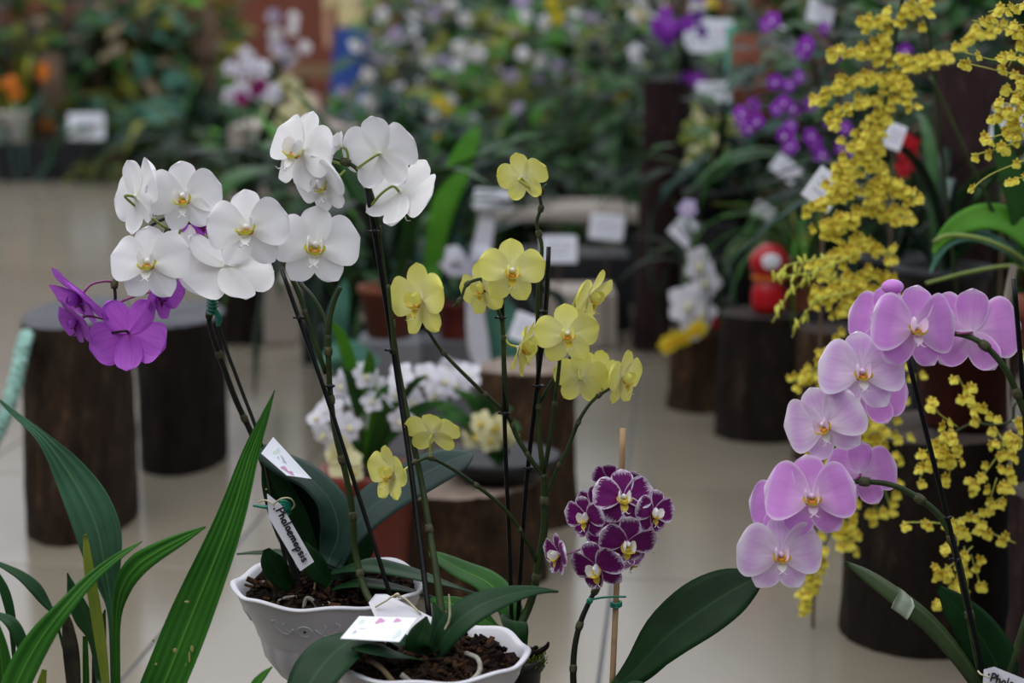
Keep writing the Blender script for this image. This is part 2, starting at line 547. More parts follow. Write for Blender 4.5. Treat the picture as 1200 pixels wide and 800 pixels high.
TILE_ROT = math.radians(5.0)
ct, st = math.cos(TILE_ROT), math.sin(TILE_ROT)
TS = 0.80
fb = MB()
fb.box((-16, -5.2, -0.12), (16, 30.0, -0.004))
floor = structure('floor', fb, M['floor_bed'])
tb = MB(); tb.box((-TS / 2 + 0.003, -TS / 2 + 0.003, -0.010), (TS / 2 - 0.003, TS / 2 - 0.003, 0.0), 0, 0.0012)
tile_me = tb.mesh('tile', M['floor_tile'], False)
ntile = 0
for j in range(1, 19):
    for i in range(-14, 15):
        gx, gy = (i + 0.5) * TS, (j + 0.3) * TS
        x, y = gx * ct + gy * st + 0.165 - 0.30, -gx * st + gy * ct
        half = 0.27 * y + 1.0
        if -half < x < half and 1.2 < y < 14.4:
            o = node('tile', tile_me, floor, Matrix.Translation((x, y, 0)) @ Matrix.Rotation(-TILE_ROT, 4, 'Z'))
            ntile += 1
far = MB(); far.box((-16, 14.0, -0.004), (16, 30, -0.0015))
o = part('far_paving', far, M['floor_tile'], floor, smooth=False, kind='stuff')
wb = MB(); wb.box((-16, 26.0, -0.1), (16, 26.3, 4.6))
structure('wall_back', wb, M['brick_wall'])

M['shade_wall'] = plain('shade_wall', '#6a6258', 0.9, 0.2, 0.1, 1)
for nm, lo, hi in (('shade_wall_left', (-8.2, -5, -0.1), (-8.0, 9.0, 4.6)), ('shade_wall_right', (8.0, -5, -0.1), (8.2, 26.0, 4.6)), ('shade_wall_front', (-8.2, -5.2, -0.1), (8.2, -5.0, 4.6))):  # unseen walls added to block low sky light; the left one stops short
    wb = MB(); wb.box(lo, hi)
    structure(nm, wb, M['shade_wall'])
# ---------------------------------------------------------------- moth orchid flowers
def petal_mesh(name, L, hw, a, b, mat, bend=0.18, cup=0.10, wave=0.03, seed=0, nu=18, nv=14, notch=0.0):
    rnd = random.Random(seed)
    ph, ph2 = rnd.uniform(0, 6), rnd.uniform(0, 6)
    mb = MB()
    um = a / (a + b)
    top = um ** a * (1 - um) ** b
    rows, uvs = [], []
    for i in range(nu + 1):
        u = 0.5 - 0.5 * math.cos(math.pi * i / nu)
        w = hw * (u ** a * max(1 - u, 0) ** b) / top + 0.0001
        if i == 0: w = hw * 0.08
        row, ur = [], []
        for j in range(nv + 1):
            v = -1 + 2 * j / nv
            x = L * u * (1 - 0.06 * v * v * (1 if u > 0.7 else 0.3))
            y = w * v
            if notch and u > 0.75: x -= notch * L * math.exp(-(v / 0.25) ** 2) * (u - 0.75) * 4
            z = L * (0.12 * u - bend * u * u) - 0.10 * hw * max(0, abs(v) - 0.6) * u + cup * hw * (v * v - 0.3) * math.sin(math.pi * u)
            z += wave * L * u * (math.sin(2.6 * v + ph) + 0.6 * math.sin(5 * v + 4 * u + ph2)) * (0.3 + abs(v))
            z -= 0.025 * L * math.exp(-(v / 0.16) ** 2) * (1 - u)
            row.append((x, y, z)); ur.append((u, 0.5 + 0.5 * v))
        rows.append(row); uvs.append(ur)
    mb.grid(rows, uvs)
    return mb.mesh(name, M[mat])

def blade(mb, base, d, n, L, hw, bend, mi, a=0.5, b=0.45, nu=6, nv=4, cup=0.0):
    """Small curved blade from base along d with upper face n."""
    base, d, n = Vector(base), Vector(d).normalized(), Vector(n)
    n = (n - d * n.dot(d)).normalized()
    s = d.cross(n)
    um = a / (a + b); top = um ** a * (1 - um) ** b
    rows, uvs = [], []
    for i in range(nu + 1):
        u = i / nu
        w = hw * (max(u, 0.03) ** a * max(1 - u, 0.0) ** b) / top + 0.002 * hw
        rows.append([base + d * (L * u) + n * (bend * L * u * u + cup * hw * (j / nv * 2 - 1) ** 2) + s * (w * (j / nv * 2 - 1)) for j in range(nv + 1)])
        uvs.append([(u, j / nv) for j in range(nv + 1)])
    mb.grid(rows, uvs, mi)

def lip_mesh(name, mid, side, callus, base_col, size=1.0, wide=0.06):
    mb = MB()
    z0 = 0.02
    s = size
    # cupped base of the lip under the column, then the arrow-shaped middle lobe
    blade(mb, (0, 0.005 * s, z0), (0, -0.72, 0.62), (0, 0.62, 0.72), 0.15 * s, 0.095 * s, 0.25, 3, 0.3, 0.28, 8, 8, cup=0.55)
    blade(mb, (0, -0.088 * s, z0 + 0.075 * s), (0, -0.55, 0.8), (0, 0.75, 0.6), 0.085 * s, wide * 0.8 * s, -0.55, 0, 0.25, 0.5, cup=0.3)
    # upright side lobes that curve in over the callus
    for sx in (-1, 1):
        blade(mb, (sx * 0.035 * s, -0.02 * s, z0 + 0.02 * s), (sx * 0.72, 0.38, 0.7), (-sx * 0.75, 0.3, 0.55), 0.15 * s, 0.07 * s, 0.55, 1, 0.45, 0.35, 8, 6, cup=0.3)
        # tendril at the tip of the middle lobe
        p = Vector((sx * 0.010 * s, -0.16 * s, z0 + 0.145 * s))
        mb.tube([p, p + Vector((sx * 0.03, -0.025, 0.015)) * s, p + Vector((sx * 0.045, -0.01, 0.045)) * s], [0.006 * s, 0.005 * s, 0.002 * s], 5, 1, 5)
    mb.ball((0, -0.045 * s, z0 + 0.07 * s), 0.030 * s, 2, 8, 6, (1.2, 0.8, 1.0))
    for sx in (-1, 1):
        mb.ball((sx * 0.034 * s, -0.03 * s, z0 + 0.06 * s), 0.018 * s, 2, 7, 5, (1, 1, 1.2))
        mb.tube([(sx * 0.02 * s, -0.06 * s, z0 + 0.07 * s), (sx * 0.06 * s, -0.055 * s, z0 + 0.085 * s), (sx * 0.075 * s, -0.02 * s, z0 + 0.10 * s)], [0.008 * s, 0.007 * s, 0.003 * s], 5, 2)
    return mb.mesh(name, [M[mid], M[side], M[callus], M[base_col]])

def column_mesh(name, mat, size=1.0):
    mb = MB()
    s = size
    mb.tube([(0, 0.0, -0.035 * s), (0, 0.004 * s, 0.02 * s), (0, 0.018 * s, 0.07 * s), (0, 0.014 * s, 0.105 * s)], [0.018 * s, 0.026 * s, 0.03 * s, 0.014 * s], 8)
    return mb.mesh(name, M[mat])

def kit(name, petal, column, lip, bend=0.2, hw=0.275, shw=0.17, wave=0.03, dors=None, lips=1.0, plen=0.51, slen=0.47):
    k = {'petal': [petal_mesh('petal', plen, hw, 0.78, 0.40, petal, bend, 0.10, wave, s) for s in (1, 2, 3, 4)],
         'dorsal': [petal_mesh('dorsal_sepal', slen, shw * 1.08, 0.55, 0.34, petal, bend * 0.8, 0.12, wave * 0.6, s) for s in (5, 6)],
         'lateral': [petal_mesh('lateral_sepal', slen, shw, 0.55, 0.40, petal, bend * 0.9, 0.12, wave * 0.7, s) for s in (7, 8)],
         'lip': lip_mesh('lip', *lip, size=lips), 'column': column_mesh('flower', column, lips)}
    return k
KITS = {
    'white': kit('white', 'white_petal', 'lip_white', ('lip_white', 'lip_white', 'lip_orange', 'lip_lime'), 0.18, 0.29, 0.17, 0.03, lips=1.3),
    'yellow': kit('yellow', 'yellow_petal', 'lip_white', ('lip_yellow', 'yellow_petal', 'lip_orange', 'lip_yellow'), 0.20, 0.245, 0.165, 0.03, lips=1.2),
    'lavender': kit('lavender', 'lavender_petal', 'column_lav', ('column_lav', 'column_lav', 'lip_orange', 'lip_yellow'), 0.20, 0.325, 0.165, 0.025, lips=1.12),
    'pale_lavender': kit('pale_lavender', 'pale_lavender_petal', 'column_lav', ('lip_white', 'column_lav', 'lip_orange', 'lip_yellow'), 0.20, 0.325, 0.165, 0.025, lips=1.12),
    'magenta': kit('magenta', 'magenta_petal', 'magenta_petal', ('lip_magenta', 'magenta_petal', 'lip_magenta', 'lip_magenta'), 0.2, 0.27, 0.16, 0.02),
    'splash': kit('splash', 'splash_petal', 'lip_white', ('lip_yellow', 'lip_white', 'lip_yellow', 'lip_yellow'), 0.2, 0.265, 0.175, 0.03, lips=1.35),
}
frng = random.Random(5)
def flower(parent, kname, px, py, Y, D, yaw=0.0, pitch=0.0, roll=0.0, ped=None, pedmat='pedicel_green', pet=14, lat=-55, fold=0.0, pr=0.0016):
    """A bloom whose column stands at (px, py, Y) in the picture, D px across, turned by yaw/pitch from facing the camera."""
    k = KITS[kname]
    ya, pi_, ro = math.radians(yaw), math.radians(pitch), math.radians(roll)
    n = AX_R * (math.sin(ya) * math.cos(pi_)) + AX_U * math.sin(pi_) - AX_F * (math.cos(ya) * math.cos(pi_))
    up = AX_U - n * AX_U.dot(n)
    up = up.normalized() if up.length > 0.05 else AX_F
    side = up.cross(n).normalized()
    R = Matrix((side, up, n)).transposed() @ Matrix.Rotation(ro, 3, 'Z')
    s = D * m_per_px(Y)
    pos = at(px, py, Y)
    T = Matrix.Translation(pos) @ R.to_4x4() @ Matrix.Scale(s, 4)
    f = node('flower', k['column'], parent, T)
    def child(name, me, ang, tilt, z, sc=1.0):
        o = bpy.data.objects.new(name, me); C.objects.link(o); o.parent = f
        o.matrix_basis = Matrix.Translation((0, 0, z)) @ Matrix.Rotation(math.radians(ang), 4, 'Z') @ Matrix.Rotation(math.radians(-tilt), 4, 'Y') @ Matrix.Rotation(math.radians(frng.uniform(-7, 7)), 4, 'X') @ Matrix.Scale(sc, 4)
    j = lambda a: frng.uniform(-a, a)
    child('sepal', frng.choice(k['dorsal']), 90 + j(4), fold + j(5), -0.012)
    child('sepal', frng.choice(k['lateral']), lat + j(4), fold + j(6), -0.014)
    child('sepal', frng.choice(k['lateral']), 180 - lat + j(4), fold + j(6), -0.016)
    child('petal', frng.choice(k['petal']), pet + j(4), fold + 4 + j(5), 0.006, 1 + j(0.04))
    child('petal', frng.choice(k['petal']), 180 - pet + j(4), fold + 4 + j(5), 0.010, 1 + j(0.04))
    child('lip', k['lip'], 0, 0, 0.0)
    if ped is not None:
        e = at(*ped)
        a0 = pos - n * (0.03 * s)
        back = pos - n * (0.16 * s)
        mid = (back + e) * 0.5 - n * (0.03 * s)
        mb = MB()
        mb.tube([a0, back, mid, e], [pr * 1.1, pr, pr, pr * 1.1], 7)
        o = node('pedicel', mb.mesh('pedicel', M[pedmat], True, origin=e), f, Matrix.Translation(e))
    return f

def clip(stake, px, py, Y, w=9):
    """A small black spring clip around stake and stem."""
    mb = MB()
    c = at(px, py, Y)
    r = w * m_per_px(Y) * 0.5
    pts = [c + AX_R * (r * math.cos(a)) + Vector((0, r * math.sin(a), 0.0)) for a in [i * math.pi / 4 for i in range(9)]]
    mb.tube(pts, 0.0016, 6, 0, 16)
    mb.box(c + Vector((-0.0015, -r - 0.006, -0.003)), c + Vector((0.0015, -r, 0.003)))
    mb.tube([c - AX_R * r * 1.9, c - AX_R * r], 0.0014, 6)
    part('clip', mb, M['black_plastic'], stake)

def stake(label, pts, r=0.0022, mat='black_plastic', clips=(), name='plant_stake'):
    P = [at(*p) for p in pts]
    t = thing(name, P[-1], label, 'stake')
    mb = MB(); mb.tube(P, r, 8, 0, 12)
    part('rod', mb, M[mat], t)
    for c in clips: clip(t, *c)
    return t

# ---------------------------------------------------------------- pots in front
def ornate_pot(name, cx, cy, Y, rpx, label, relief_at, seed=0):
    c = at(cx, cy, Y)
    r = rpx * m_per_px(Y)
    k = r / 115.0                               # model units: 115 to the rim
    t = thing(name, (c.x, c.y, c.z - 150 * k), label, 'pot')
    prof = [(52, -150), (50, -144), (41, -128), (48, -118), (64, -104), (79, -83), (84, -62), (86, -58), (88, -55), (92, -42), (104, -22), (111, -6), (115, 1), (116, 4), (113, 5.5), (109, 2), (105, -8), (98, -24), (84, -44), (60, -50)]
    def shape(rr, zz, a, i):
        s = 1.0
        if 3 <= i <= 6: s += 0.022 * abs(math.sin(a * 9)) - 0.01          # flutes
        e = max(0.0, min(1.0, (zz + 45) / 45.0))
        wob = math.sin(a * 8 + seed)
        return rr * s * (1 + 0.014 * wob * e), zz + 2.5 * wob * e
    mb = MB()
    mb.lathe([(a * k, b * k) for a, b in prof], 144, 0, lambda rr, zz, a, i: tuple(q * k for q in shape(rr / k, zz / k, a, i)), c, cap0=True, cap1=True)
    pot = part('pot_body', mb, M['white_plastic'], t)
    rb = MB()
    lip = []
    for i in range(73):
        a = 2 * math.pi * i / 72
        rr, zz = shape(115.5, 3.0, a, 13)
        lip.append(c + Vector((rr * k * math.cos(a), rr * k * math.sin(a), zz * k)))
    rb.tube(lip, 2.1 * k, 8, 0, 216, cap=False)
    part('rolled_rim', rb, M['white_plastic'], t)
    def on_band(a, h):
        rr = 92 + (104 - 92) * (h + 42) / 20.0 if h < -22 else 104 + 7 * (h + 22) / 16.0
        rr, zz = shape(rr, h, a, 10)
        return c + Vector(((rr - 0.3) * k * math.cos(a), (rr - 0.3) * k * math.sin(a), zz * k))
    for a0 in relief_at:
        m = MB()
        ring = [on_band(a0 + 0.085 * math.cos(q), -27 + 7.5 * math.sin(q)) for q in [i * math.pi / 6 for i in range(13)]]
        m.tube(ring, 1.3 * k, 6, 0, 36)
        for sx in (-1, 1):
            sw = [on_band(a0 + sx * q, h) for q, h in ((0.13, -24), (0.22, -33), (0.32, -32), (0.40, -22), (0.36, -17), (0.31, -21))]
            m.tube(sw, [1.5 * k, 1.6 * k, 1.5 * k, 1.3 * k, 1.1 * k, 0.6 * k], 6)
            sw = [on_band(a0 + sx * q, h) for q, h in ((0.20, -31), (0.25, -22), (0.22, -17))]
            m.tube(sw, [1.3 * k, 1.2 * k, 0.6 * k], 6)
        part('relief_scroll', m, M['white_plastic'], t)
        h = MB(); p = on_band(a0, -27); h.ball(p, 1.9 * k, 0, 8, 6); part('drain_hole', h, M['ink'], t, label='dark round hole in the scroll')
    return t, c, k

def bark_fill(t, c, r, seed, n=420, big=0.0085):
    rnd = random.Random(seed)
    mb = MB()
    rows, uvs = [], []
    for i in range(9):
        q = i / 8
        row = []
        for kx in range(40):
            a = 2 * math.pi * kx / 40
            h = 0.010 * (1 - q * q) + 0.006 * noise.noise(Vector((q * 5 * math.cos(a), q * 5 * math.sin(a), seed)))
            row.append((c.x + q * r * math.cos(a), c.y + q * r * math.sin(a), c.z - 0.020 + h))
        rows.append(row); uvs.append([(0, 0)] * 40)
    mb.grid(rows, uvs, 0, close=True)
    part('potting_bark', mb, M['bark'], t)
    ch = MB()
    for i in range(n):
        q = math.sqrt(rnd.random()) * 0.97
        a = rnd.uniform(0, 2 * math.pi)
        p = Vector((c.x + q * r * math.cos(a), c.y + q * r * math.sin(a), c.z - 0.016 + 0.010 * (1 - q * q) + rnd.uniform(0, 0.006)))
        e = Matrix.Translation(p) @ Matrix.Rotation(rnd.uniform(0, 6.3), 4, 'Z') @ Matrix.Rotation(rnd.uniform(-0.7, 0.7), 4, 'X') @ Matrix.Rotation(rnd.uniform(-0.7, 0.7), 4, 'Y')
        s = big * rnd.uniform(0.4, 1.0)
        ch.box((-s, -s * rnd.uniform(0.3, 0.55), -s * 0.2), (s, s * rnd.uniform(0.3, 0.55), s * rnd.uniform(0.15, 0.35)), rnd.choice((0, 0, 0, 1, 1, 2)) if rnd.random() < 0.9 else 2, s * 0.08, e)
    part('bark_chips', ch, [M['bark'], M['bark_chip'], M['bark_light']], t, smooth=False, kind='stuff')

def root(t, pts, r, mat='root'):
    mb = MB(); mb.tube([at(*p) for p in pts], r, 6, 0)
    part('root', mb, M[mat], t)

def stump(name, loc, r, h, side, cut, label, seed=0, seg=72, flare=0.12, rough=0.10, cat='stump', lean=0.0, sy=1.0):
    t = thing(name, loc, label, cat)
    c = Vector(loc)
    def rad(a, q):
        n1 = noise.noise(Vector((math.cos(a) * 1.3, math.sin(a) * 1.3, q * 1.1 + seed)))
        n2 = noise.noise(Vector((math.cos(a) * 6, math.sin(a) * 6, q * 3.0 + seed)))
        n3 = noise.noise(Vector((math.cos(a) * 15, math.sin(a) * 15, q * 9.0 + seed)))
        return r * (1 + flare * (1 - q) ** 3 + rough * n1 + rough * 0.45 * n2 + rough * 0.25 * n3)
    mb = MB(); rows, uvs = [], []
    nz = 22
    for i in range(nz + 1):
        q = i / nz
        rows.append([c + Vector((rad(2 * math.pi * k / seg, q) * math.cos(2 * math.pi * k / seg) + lean * q * h, sy * rad(2 * math.pi * k / seg, q) * math.sin(2 * math.pi * k / seg), q * h)) for k in range(seg)])
        uvs.append([(k / seg, q) for k in range(seg)])
    mb.grid(rows, uvs, 0, close=True)
    part('bark', mb, M[side], t)
    tb = MB(); rows, uvs = [], []
    for q in (1.0, 0.97, 0.7, 0.35, 0.05):
        rows.append([c + Vector((q * rad(2 * math.pi * k / seg, 1) * math.cos(2 * math.pi * k / seg) + lean * h, sy * q * rad(2 * math.pi * k / seg, 1) * math.sin(2 * math.pi * k / seg),
                                 h + (0.004 if q < 1 else 0) + 0.004 * noise.noise(Vector((q * 4 * math.cos(k), q * 4 * math.sin(k), seed))))) for k in range(seg)])
        uvs.append([(k / seg, q) for k in range(seg)])
    b = tb.grid(rows, uvs, 0, close=True)
    tb.f.append(tuple(b + 4 * seg + k for k in range(seg))); tb.mi.append(0)
    part('cut_face', tb, M[cut], t)
    return t

potA, cA, kA = ornate_pot('flower_pot', 387, 685, 2.36, 116, 'white scroll-moulded plastic pot with fluted sides holding the handwritten tag', [-1.78, -3.1, -0.5, 1.4, 2.6], 0.6)
bark_fill(potA, cA + Vector((0, 0, 0.010)), 0.103, 1)
potB, cB, kB = ornate_pot('flower_pot', 501, 766, 2.12, 122, 'white plastic pot of dark bark chips under the printed card on the low leaves', [-1.6, 0.2, 3.2], 2.1)
bark_fill(potB, cB + Vector((0, 0, 0.004)), 0.099, 2, 700)
for pts in ([(372, 668, 2.36), (369, 686, 2.33), (366, 700, 2.30)], [(372, 668, 2.36), (380, 690, 2.32), (392, 704, 2.29)], [(352, 704, 2.30), (336, 702, 2.31), (325, 706, 2.3)],
            [(405, 690, 2.33), (406, 704, 2.31), (412, 714, 2.29)]):
    root(potA, pts, 0.0014, 'root_brown')
root(potA, [(326, 704, 2.30), (336, 700, 2.30), (348, 699, 2.30)], 0.0022)
root(potA, [(356, 712, 2.28), (359, 701, 2.28), (366, 703, 2.28), (372, 712, 2.28)], 0.0026)
root(potA, [(374, 716, 2.28), (384, 706, 2.28), (396, 715, 2.28)], 0.002)
root(potB, [(546, 765, 2.10), (560, 772, 2.08), (562, 786, 2.06), (552, 797, 2.04), (540, 803, 2.04)], 0.0028)
root(potB, [(430, 772, 2.05), (446, 782, 2.04), (462, 800, 2.03)], 0.003, 'root_brown')
root(potB, [(470, 790, 2.03), (480, 798, 2.03), (486, 806, 2.03)], 0.003)
# low log sections that carry the pots, below the frame
stump('cut_log', (cA.x, cA.y, 0), 0.085, cA.z - 150 * kA - 0.008, 'bark_side', 'cut_pale', 'short log section under the white pot with the handwritten tag', 3)
stump('cut_log', (cB.x, cB.y - 0.02, 0), 0.085, cB.z - 150 * kB - 0.008, 'bark_side', 'cut_pale', 'short log section under the white pot of bark chips', 4)

def nursery_pot(name, c, r, h, mat, label, cat='pot', fill=True, seed=0, rim=1.0, t=None, pre=''):
    """Plain tapered pot with a rolled rim; c = centre of the rim."""
    c = Vector(c)
    t = t or thing(name, (c.x, c.y, c.z - h), label, cat)
    mb = MB()
    mb.lathe([(r * 0.72, -h), (r * 0.76, -h + 0.004), (r * 0.93, -0.16 * h), (r * 1.0, -0.15 * h), (r * 1.03, 0), (r * 0.97, 0.001), (r * 0.92, -0.12 * h), (r * 0.8, -0.14 * h)], 40, 0, None, c, cap0=True, cap1=False)
    part('pot_body' if pre == '' else 'pot', mb, M[mat], t)
    if fill:
        rows = []
        mb = MB()
        for q in (0.94, 0.6, 0.3, 0.02):
            rows.append([(c.x + q * r * math.cos(a), c.y + q * r * math.sin(a), c.z - 0.10 * h + 0.05 * h * (1 - q) + 0.004 * math.sin(5 * a + seed) * q) for a in [2 * math.pi * k / 28 for k in range(28)]])
        mb.grid(rows, [[(0, 0)] * 28 for _ in rows], 0, close=True)
        part('potting_bark' if pre == '' else 'soil', mb, M['bark'], t)
    return t
cC = at(596, 768, 2.33)
potC = nursery_pot('nursery_pot', cC, 0.043, 0.10, 'nursery_black', 'small dark nursery pot with mossy bark behind the pot of bark chips')
bark_fill(potC, cC + Vector((0, 0, 0.010)), 0.039, 5, 90, 0.009)
mossb = MB()
mr = random.Random(3)
for i in range(160):
    a = mr.uniform(-2.2, 0.4); q = mr.uniform(0.036, 0.046)
    p = cC + Vector((q * math.cos(a), q * math.sin(a), mr.uniform(-0.012, 0.006)))
    mossb.tube([p, p + Vector((mr.uniform(-.004, .004), mr.uniform(-.004, .004), mr.uniform(0.002, .008)))], [0.0007, 0.0002], 4)
part('moss', mossb, M['moss'], potC, kind='stuff')
mb = MB(); mb.tube([at(618, 768, 2.32), at(630, 764, 2.31), at(640, 758, 2.31), at(643, 752, 2.31)], [0.004, 0.0035, 0.003, 0.0015], 7)
part('bark_sliver', mb, M['bark'], potC)
stump('cut_log', (cC.x, cC.y, 0), 0.042, cC.z - 0.10 - 0.008, 'bark_side', 'cut_pale', 'narrow log section under the small dark nursery pot', 6)

# ---------------------------------------------------------------- white orchid in the handwritten-tag pot
Yf = 2.33
base = at(415, 690, 2.34)
wo = thing('moth_orchid', base, 'white moth orchid with a long raceme arching left, rooted in the pot with the tag', 'orchid')
pxtube(wo, [(443, 716, 2.255), (428, 692, 2.28), (416, 645, 2.30), (413, 600, 2.30), (405, 555, 2.30), (393, 508, 2.30), (387, 460, 2.30), (385, 420, 2.30), (385, 392, 2.30)], [0.0045, 0.0044, 0.0042, 0.004, 0.0038, 0.0036, 0.0035, 0.0035, 0.0036], 'stem_olive', nodes=5, name='flower_spike')
pxtube(wo, [(385, 394, 2.30), (387, 372, 2.30), (392, 352, 2.30), (399, 336, 2.30)], [0.0034, 0.003, 0.003, 0.0028], 'stem_olive', name='cut_spike')
pxtube(wo, [(385, 392, 2.30), (380, 372, 2.31), (366, 348, 2.32), (352, 332, 2.34), (344, 318, 2.35)], [0.0034, 0.003, 0.003, 0.0028, 0.0025], 'stem_green', name='side_branch')
pxtube(wo, [(382, 438, 2.305), (368, 398, 2.31), (353, 352, 2.32), (338, 318, 2.33), (322, 292, 2.34), (304, 270, 2.345), (286, 258, 2.35), (262, 254, 2.355), (236, 257, 2.36), (212, 263, 2.36), (197, 270, 2.36), (190, 283, 2.36)],
       [0.003, 0.003, 0.003, 0.003, 0.0028, 0.0026, 0.0025, 0.0024, 0.0023, 0.0022, 0.002, 0.0018], 'stem_green', nodes=6, name='raceme')
flower(wo, 'white', 217, 231, 2.31, 92, -8, -4, 4, (226, 256, 2.36))
flower(wo, 'white', 291, 269, 2.29, 104, -6, 2, 6, (302, 268, 2.345))
flower(wo, 'white', 176, 309, 2.30, 98, -8, 4, 2, (192, 280, 2.36))
flower(wo, 'white', 369, 289, 2.30, 104, 6, 0, -4, (345, 320, 2.345))
flower(wo, 'white', 265, 312, 2.345, 122, -152, -40, 172, (315, 286, 2.345))
flower(wo, 'white', 160, 230, 2.325, 98, 132, 4, -18, (196, 268, 2.36))
flower(wo, 'white', 212, 292, 2.375, 66, 160, -10, 20, (214, 263, 2.36))
# leaves of the two plants in this pot
pxleaf(wo, [(392, 668, 2.34, 9), (405, 632, 2.35, 20), (440, 592, 2.37, 29), (490, 560, 2.41, 30), (528, 541, 2.44, 24), (548, 533, 2.46, 9), (552, 532, 2.465, 1)], 'phal_leaf_slate', hint=(TOCAM * 0.75 + Vector((-0.25, 0, 0.75))).normalized(), fold=0.12, thick=0.0016)
pxleaf(wo, [(388, 672, 2.33, 9), (430, 664, 2.31, 17), (476, 672, 2.32, 18), (520, 684, 2.35, 14), (558, 697, 2.40, 8), (572, 702, 2.41, 1)], 'phal_leaf', hint=Vector((0.1, -0.25, 1)).normalized(), fold=0.15, thick=0.0016)
pxleaf(wo, [(392, 690, 2.31, 7), (420, 684, 2.30, 12), (455, 688, 2.31, 14), (492, 696, 2.34, 11), (520, 704, 2.37, 2)], 'phal_leaf_deep', hint=Vector((0, -0.2, 1)).normalized(), fold=0.15, thick=0.0016)
pxleaf(wo, [(398, 678, 2.35, 10), (392, 640, 2.365, 20), (374, 606, 2.375, 24), (352, 578, 2.375, 18), (334, 560, 2.37, 3)], 'phal_leaf_deep', hint=(TOCAM * 0.8 + Vector((-0.3, 0, 0.3))).normalized(), fold=0.12, thick=0.0016)
pxleaf(wo, [(404, 682, 2.37, 9), (412, 655, 2.385, 20), (420, 634, 2.395, 22), (432, 618, 2.40, 4)], 'phal_leaf_deep', hint=(TOCAM * 0.8 + Vector((0, 0, 0.5))).normalized(), fold=0.12, thick=0.0016)
pxleaf(wo, [(386, 684, 2.31, 8), (372, 668, 2.30, 14), (362, 652, 2.30, 13), (356, 634, 2.305, 2)], 'phal_leaf_deep', hint=(TOCAM * 0.8 + Vector((0, 0, 0.5))).normalized(), fold=0.12, thick=0.0016)
st1 = stake('black plant stake clipped to the left white spike', [(330, 316, 2.325), (351, 375, 2.31), (387, 477, 2.29), (420, 580, 2.27), (452, 680, 2.245), (467, 728, 2.235)], 0.0026, clips=[(387, 452, 2.297), (352, 372, 2.312)])

# ---------------------------------------------------------------- magenta orchid beside it
mo = thing('moth_orchid', at(335, 690, 2.36), 'magenta moth orchid with three drooping blooms over the left log stumps', 'orchid')
pxtube(mo, [(352, 690, 2.36), (337, 645, 2.36), (318, 575, 2.365), (300, 520, 2.37), (277, 470, 2.37), (262, 430, 2.37), (250, 395, 2.37), (245, 372, 2.375), (250, 345, 2.38), (252, 300, 2.39), (240, 262, 2.40), (215, 252, 2.40), (180, 262, 2.395), (148, 295, 2.39), (135, 325, 2.385), (135, 350, 2.38), (131, 374, 2.375), (130, 390, 2.37)],
       [0.0042, 0.004, 0.0038, 0.0038, 0.0036, 0.0036, 0.0034, 0.0032, 0.003, 0.0028, 0.0026, 0.0024, 0.0022, 0.002, 0.002, 0.002, 0.0018, 0.0016], 'stem_dark', nodes=9, name='flower_spike')
flower(mo, 'magenta', 96, 344, 2.36, 100, -58, -44, 8, (133, 330, 2.385), 'pedicel_purple', fold=14)
flower(mo, 'magenta', 151, 390, 2.34, 100, 176, -8, 180, (122, 392, 2.365), 'stem_dark', pet=20)
flower(mo, 'magenta', 92, 376, 2.345, 70, -56, -30, 0, (128, 376, 2.375), 'pedicel_purple', fold=12)
flower(mo, 'magenta', 184, 346, 2.375, 72, 66, -20, 0, (136, 356, 2.38), 'pedicel_purple', fold=20)
flower(mo, 'magenta', 236, 262, 2.385, 52, 20, -30, 20, (240, 262, 2.40), 'pedicel_purple')
pxleaf(mo, [(384, 660, 2.34, 12), (396, 625, 2.345, 24), (386, 588, 2.35, 27), (360, 560, 2.345, 25), (332, 546, 2.34, 23), (308, 530, 2.34, 16), (296, 520, 2.34, 1)], 'phal_leaf_blue', hint=(TOCAM * 0.45 + Vector((0.35, 0, 0.85))).normalized(), fold=0.10, thick=0.0018)
pxleaf(mo, [(372, 668, 2.35, 9), (352, 635, 2.355, 24), (338, 600, 2.36, 26), (322, 566, 2.36, 18), (308, 540, 2.36, 2)], 'phal_leaf_deep', hint=(TOCAM * 0.8 + Vector((-0.5, 0, 0.2))).normalized(), fold=0.12, thick=0.0016)
pxleaf(mo, [(345, 690, 2.33, 8), (330, 676, 2.31, 14), (318, 658, 2.30, 14), (312, 643, 2.30, 4)], 'phal_leaf_deep', hint=(TOCAM * 0.8 + Vector((0, 0, 0.5))).normalized(), fold=0.1)
pxleaf(mo, [(372, 678, 2.37, 9), (335, 650, 2.44, 8), (300, 648, 2.47, 5), (278, 649, 2.49, 1)], 'phal_leaf_deep', hint=Vector((0, -0.3, 1)).normalized(), fold=0.2)
st2 = stake('dark thin stake tied with green tape at the bare left stems', [(250, 352, 2.365), (262, 400, 2.36), (285, 462, 2.355), (306, 520, 2.345), (322, 600, 2.34), (345, 705, 2.33)], 0.0022, 'stem_dark')
mb = MB()
for k in range(5):
    z = 350 + 4 * k
    mb.tube([at(243, z, 2.362), at(249, z + 2, 2.352), at(255, z, 2.362), at(250, z - 1, 2.378), at(243, z, 2.362)], 0.0016, 6)
mb.tube([at(252, 362, 2.355), at(257, 372, 2.352), at(255, 382, 2.352)], [0.003, 0.004, 0.002], 6)
solo('plant_tie', mb, M['tie_green'], 'shiny green tape wound round the bare stems below the hanging white bloom', 'plant tie', at(250, 360, 2.36))
mb = MB()
for k in range(4):
    mb.tube([at(322, 589 + 3 * k, 2.32), at(332, 587 + 3 * k, 2.31), at(340, 592 + 3 * k, 2.325), at(330, 594 + 3 * k, 2.345), at(322, 589 + 3 * k, 2.32)], 0.0022, 6)
mb.tube([at(324, 592, 2.325), at(312, 594, 2.33), at(297, 592, 2.335)], [0.0024, 0.0024, 0.0016], 6)
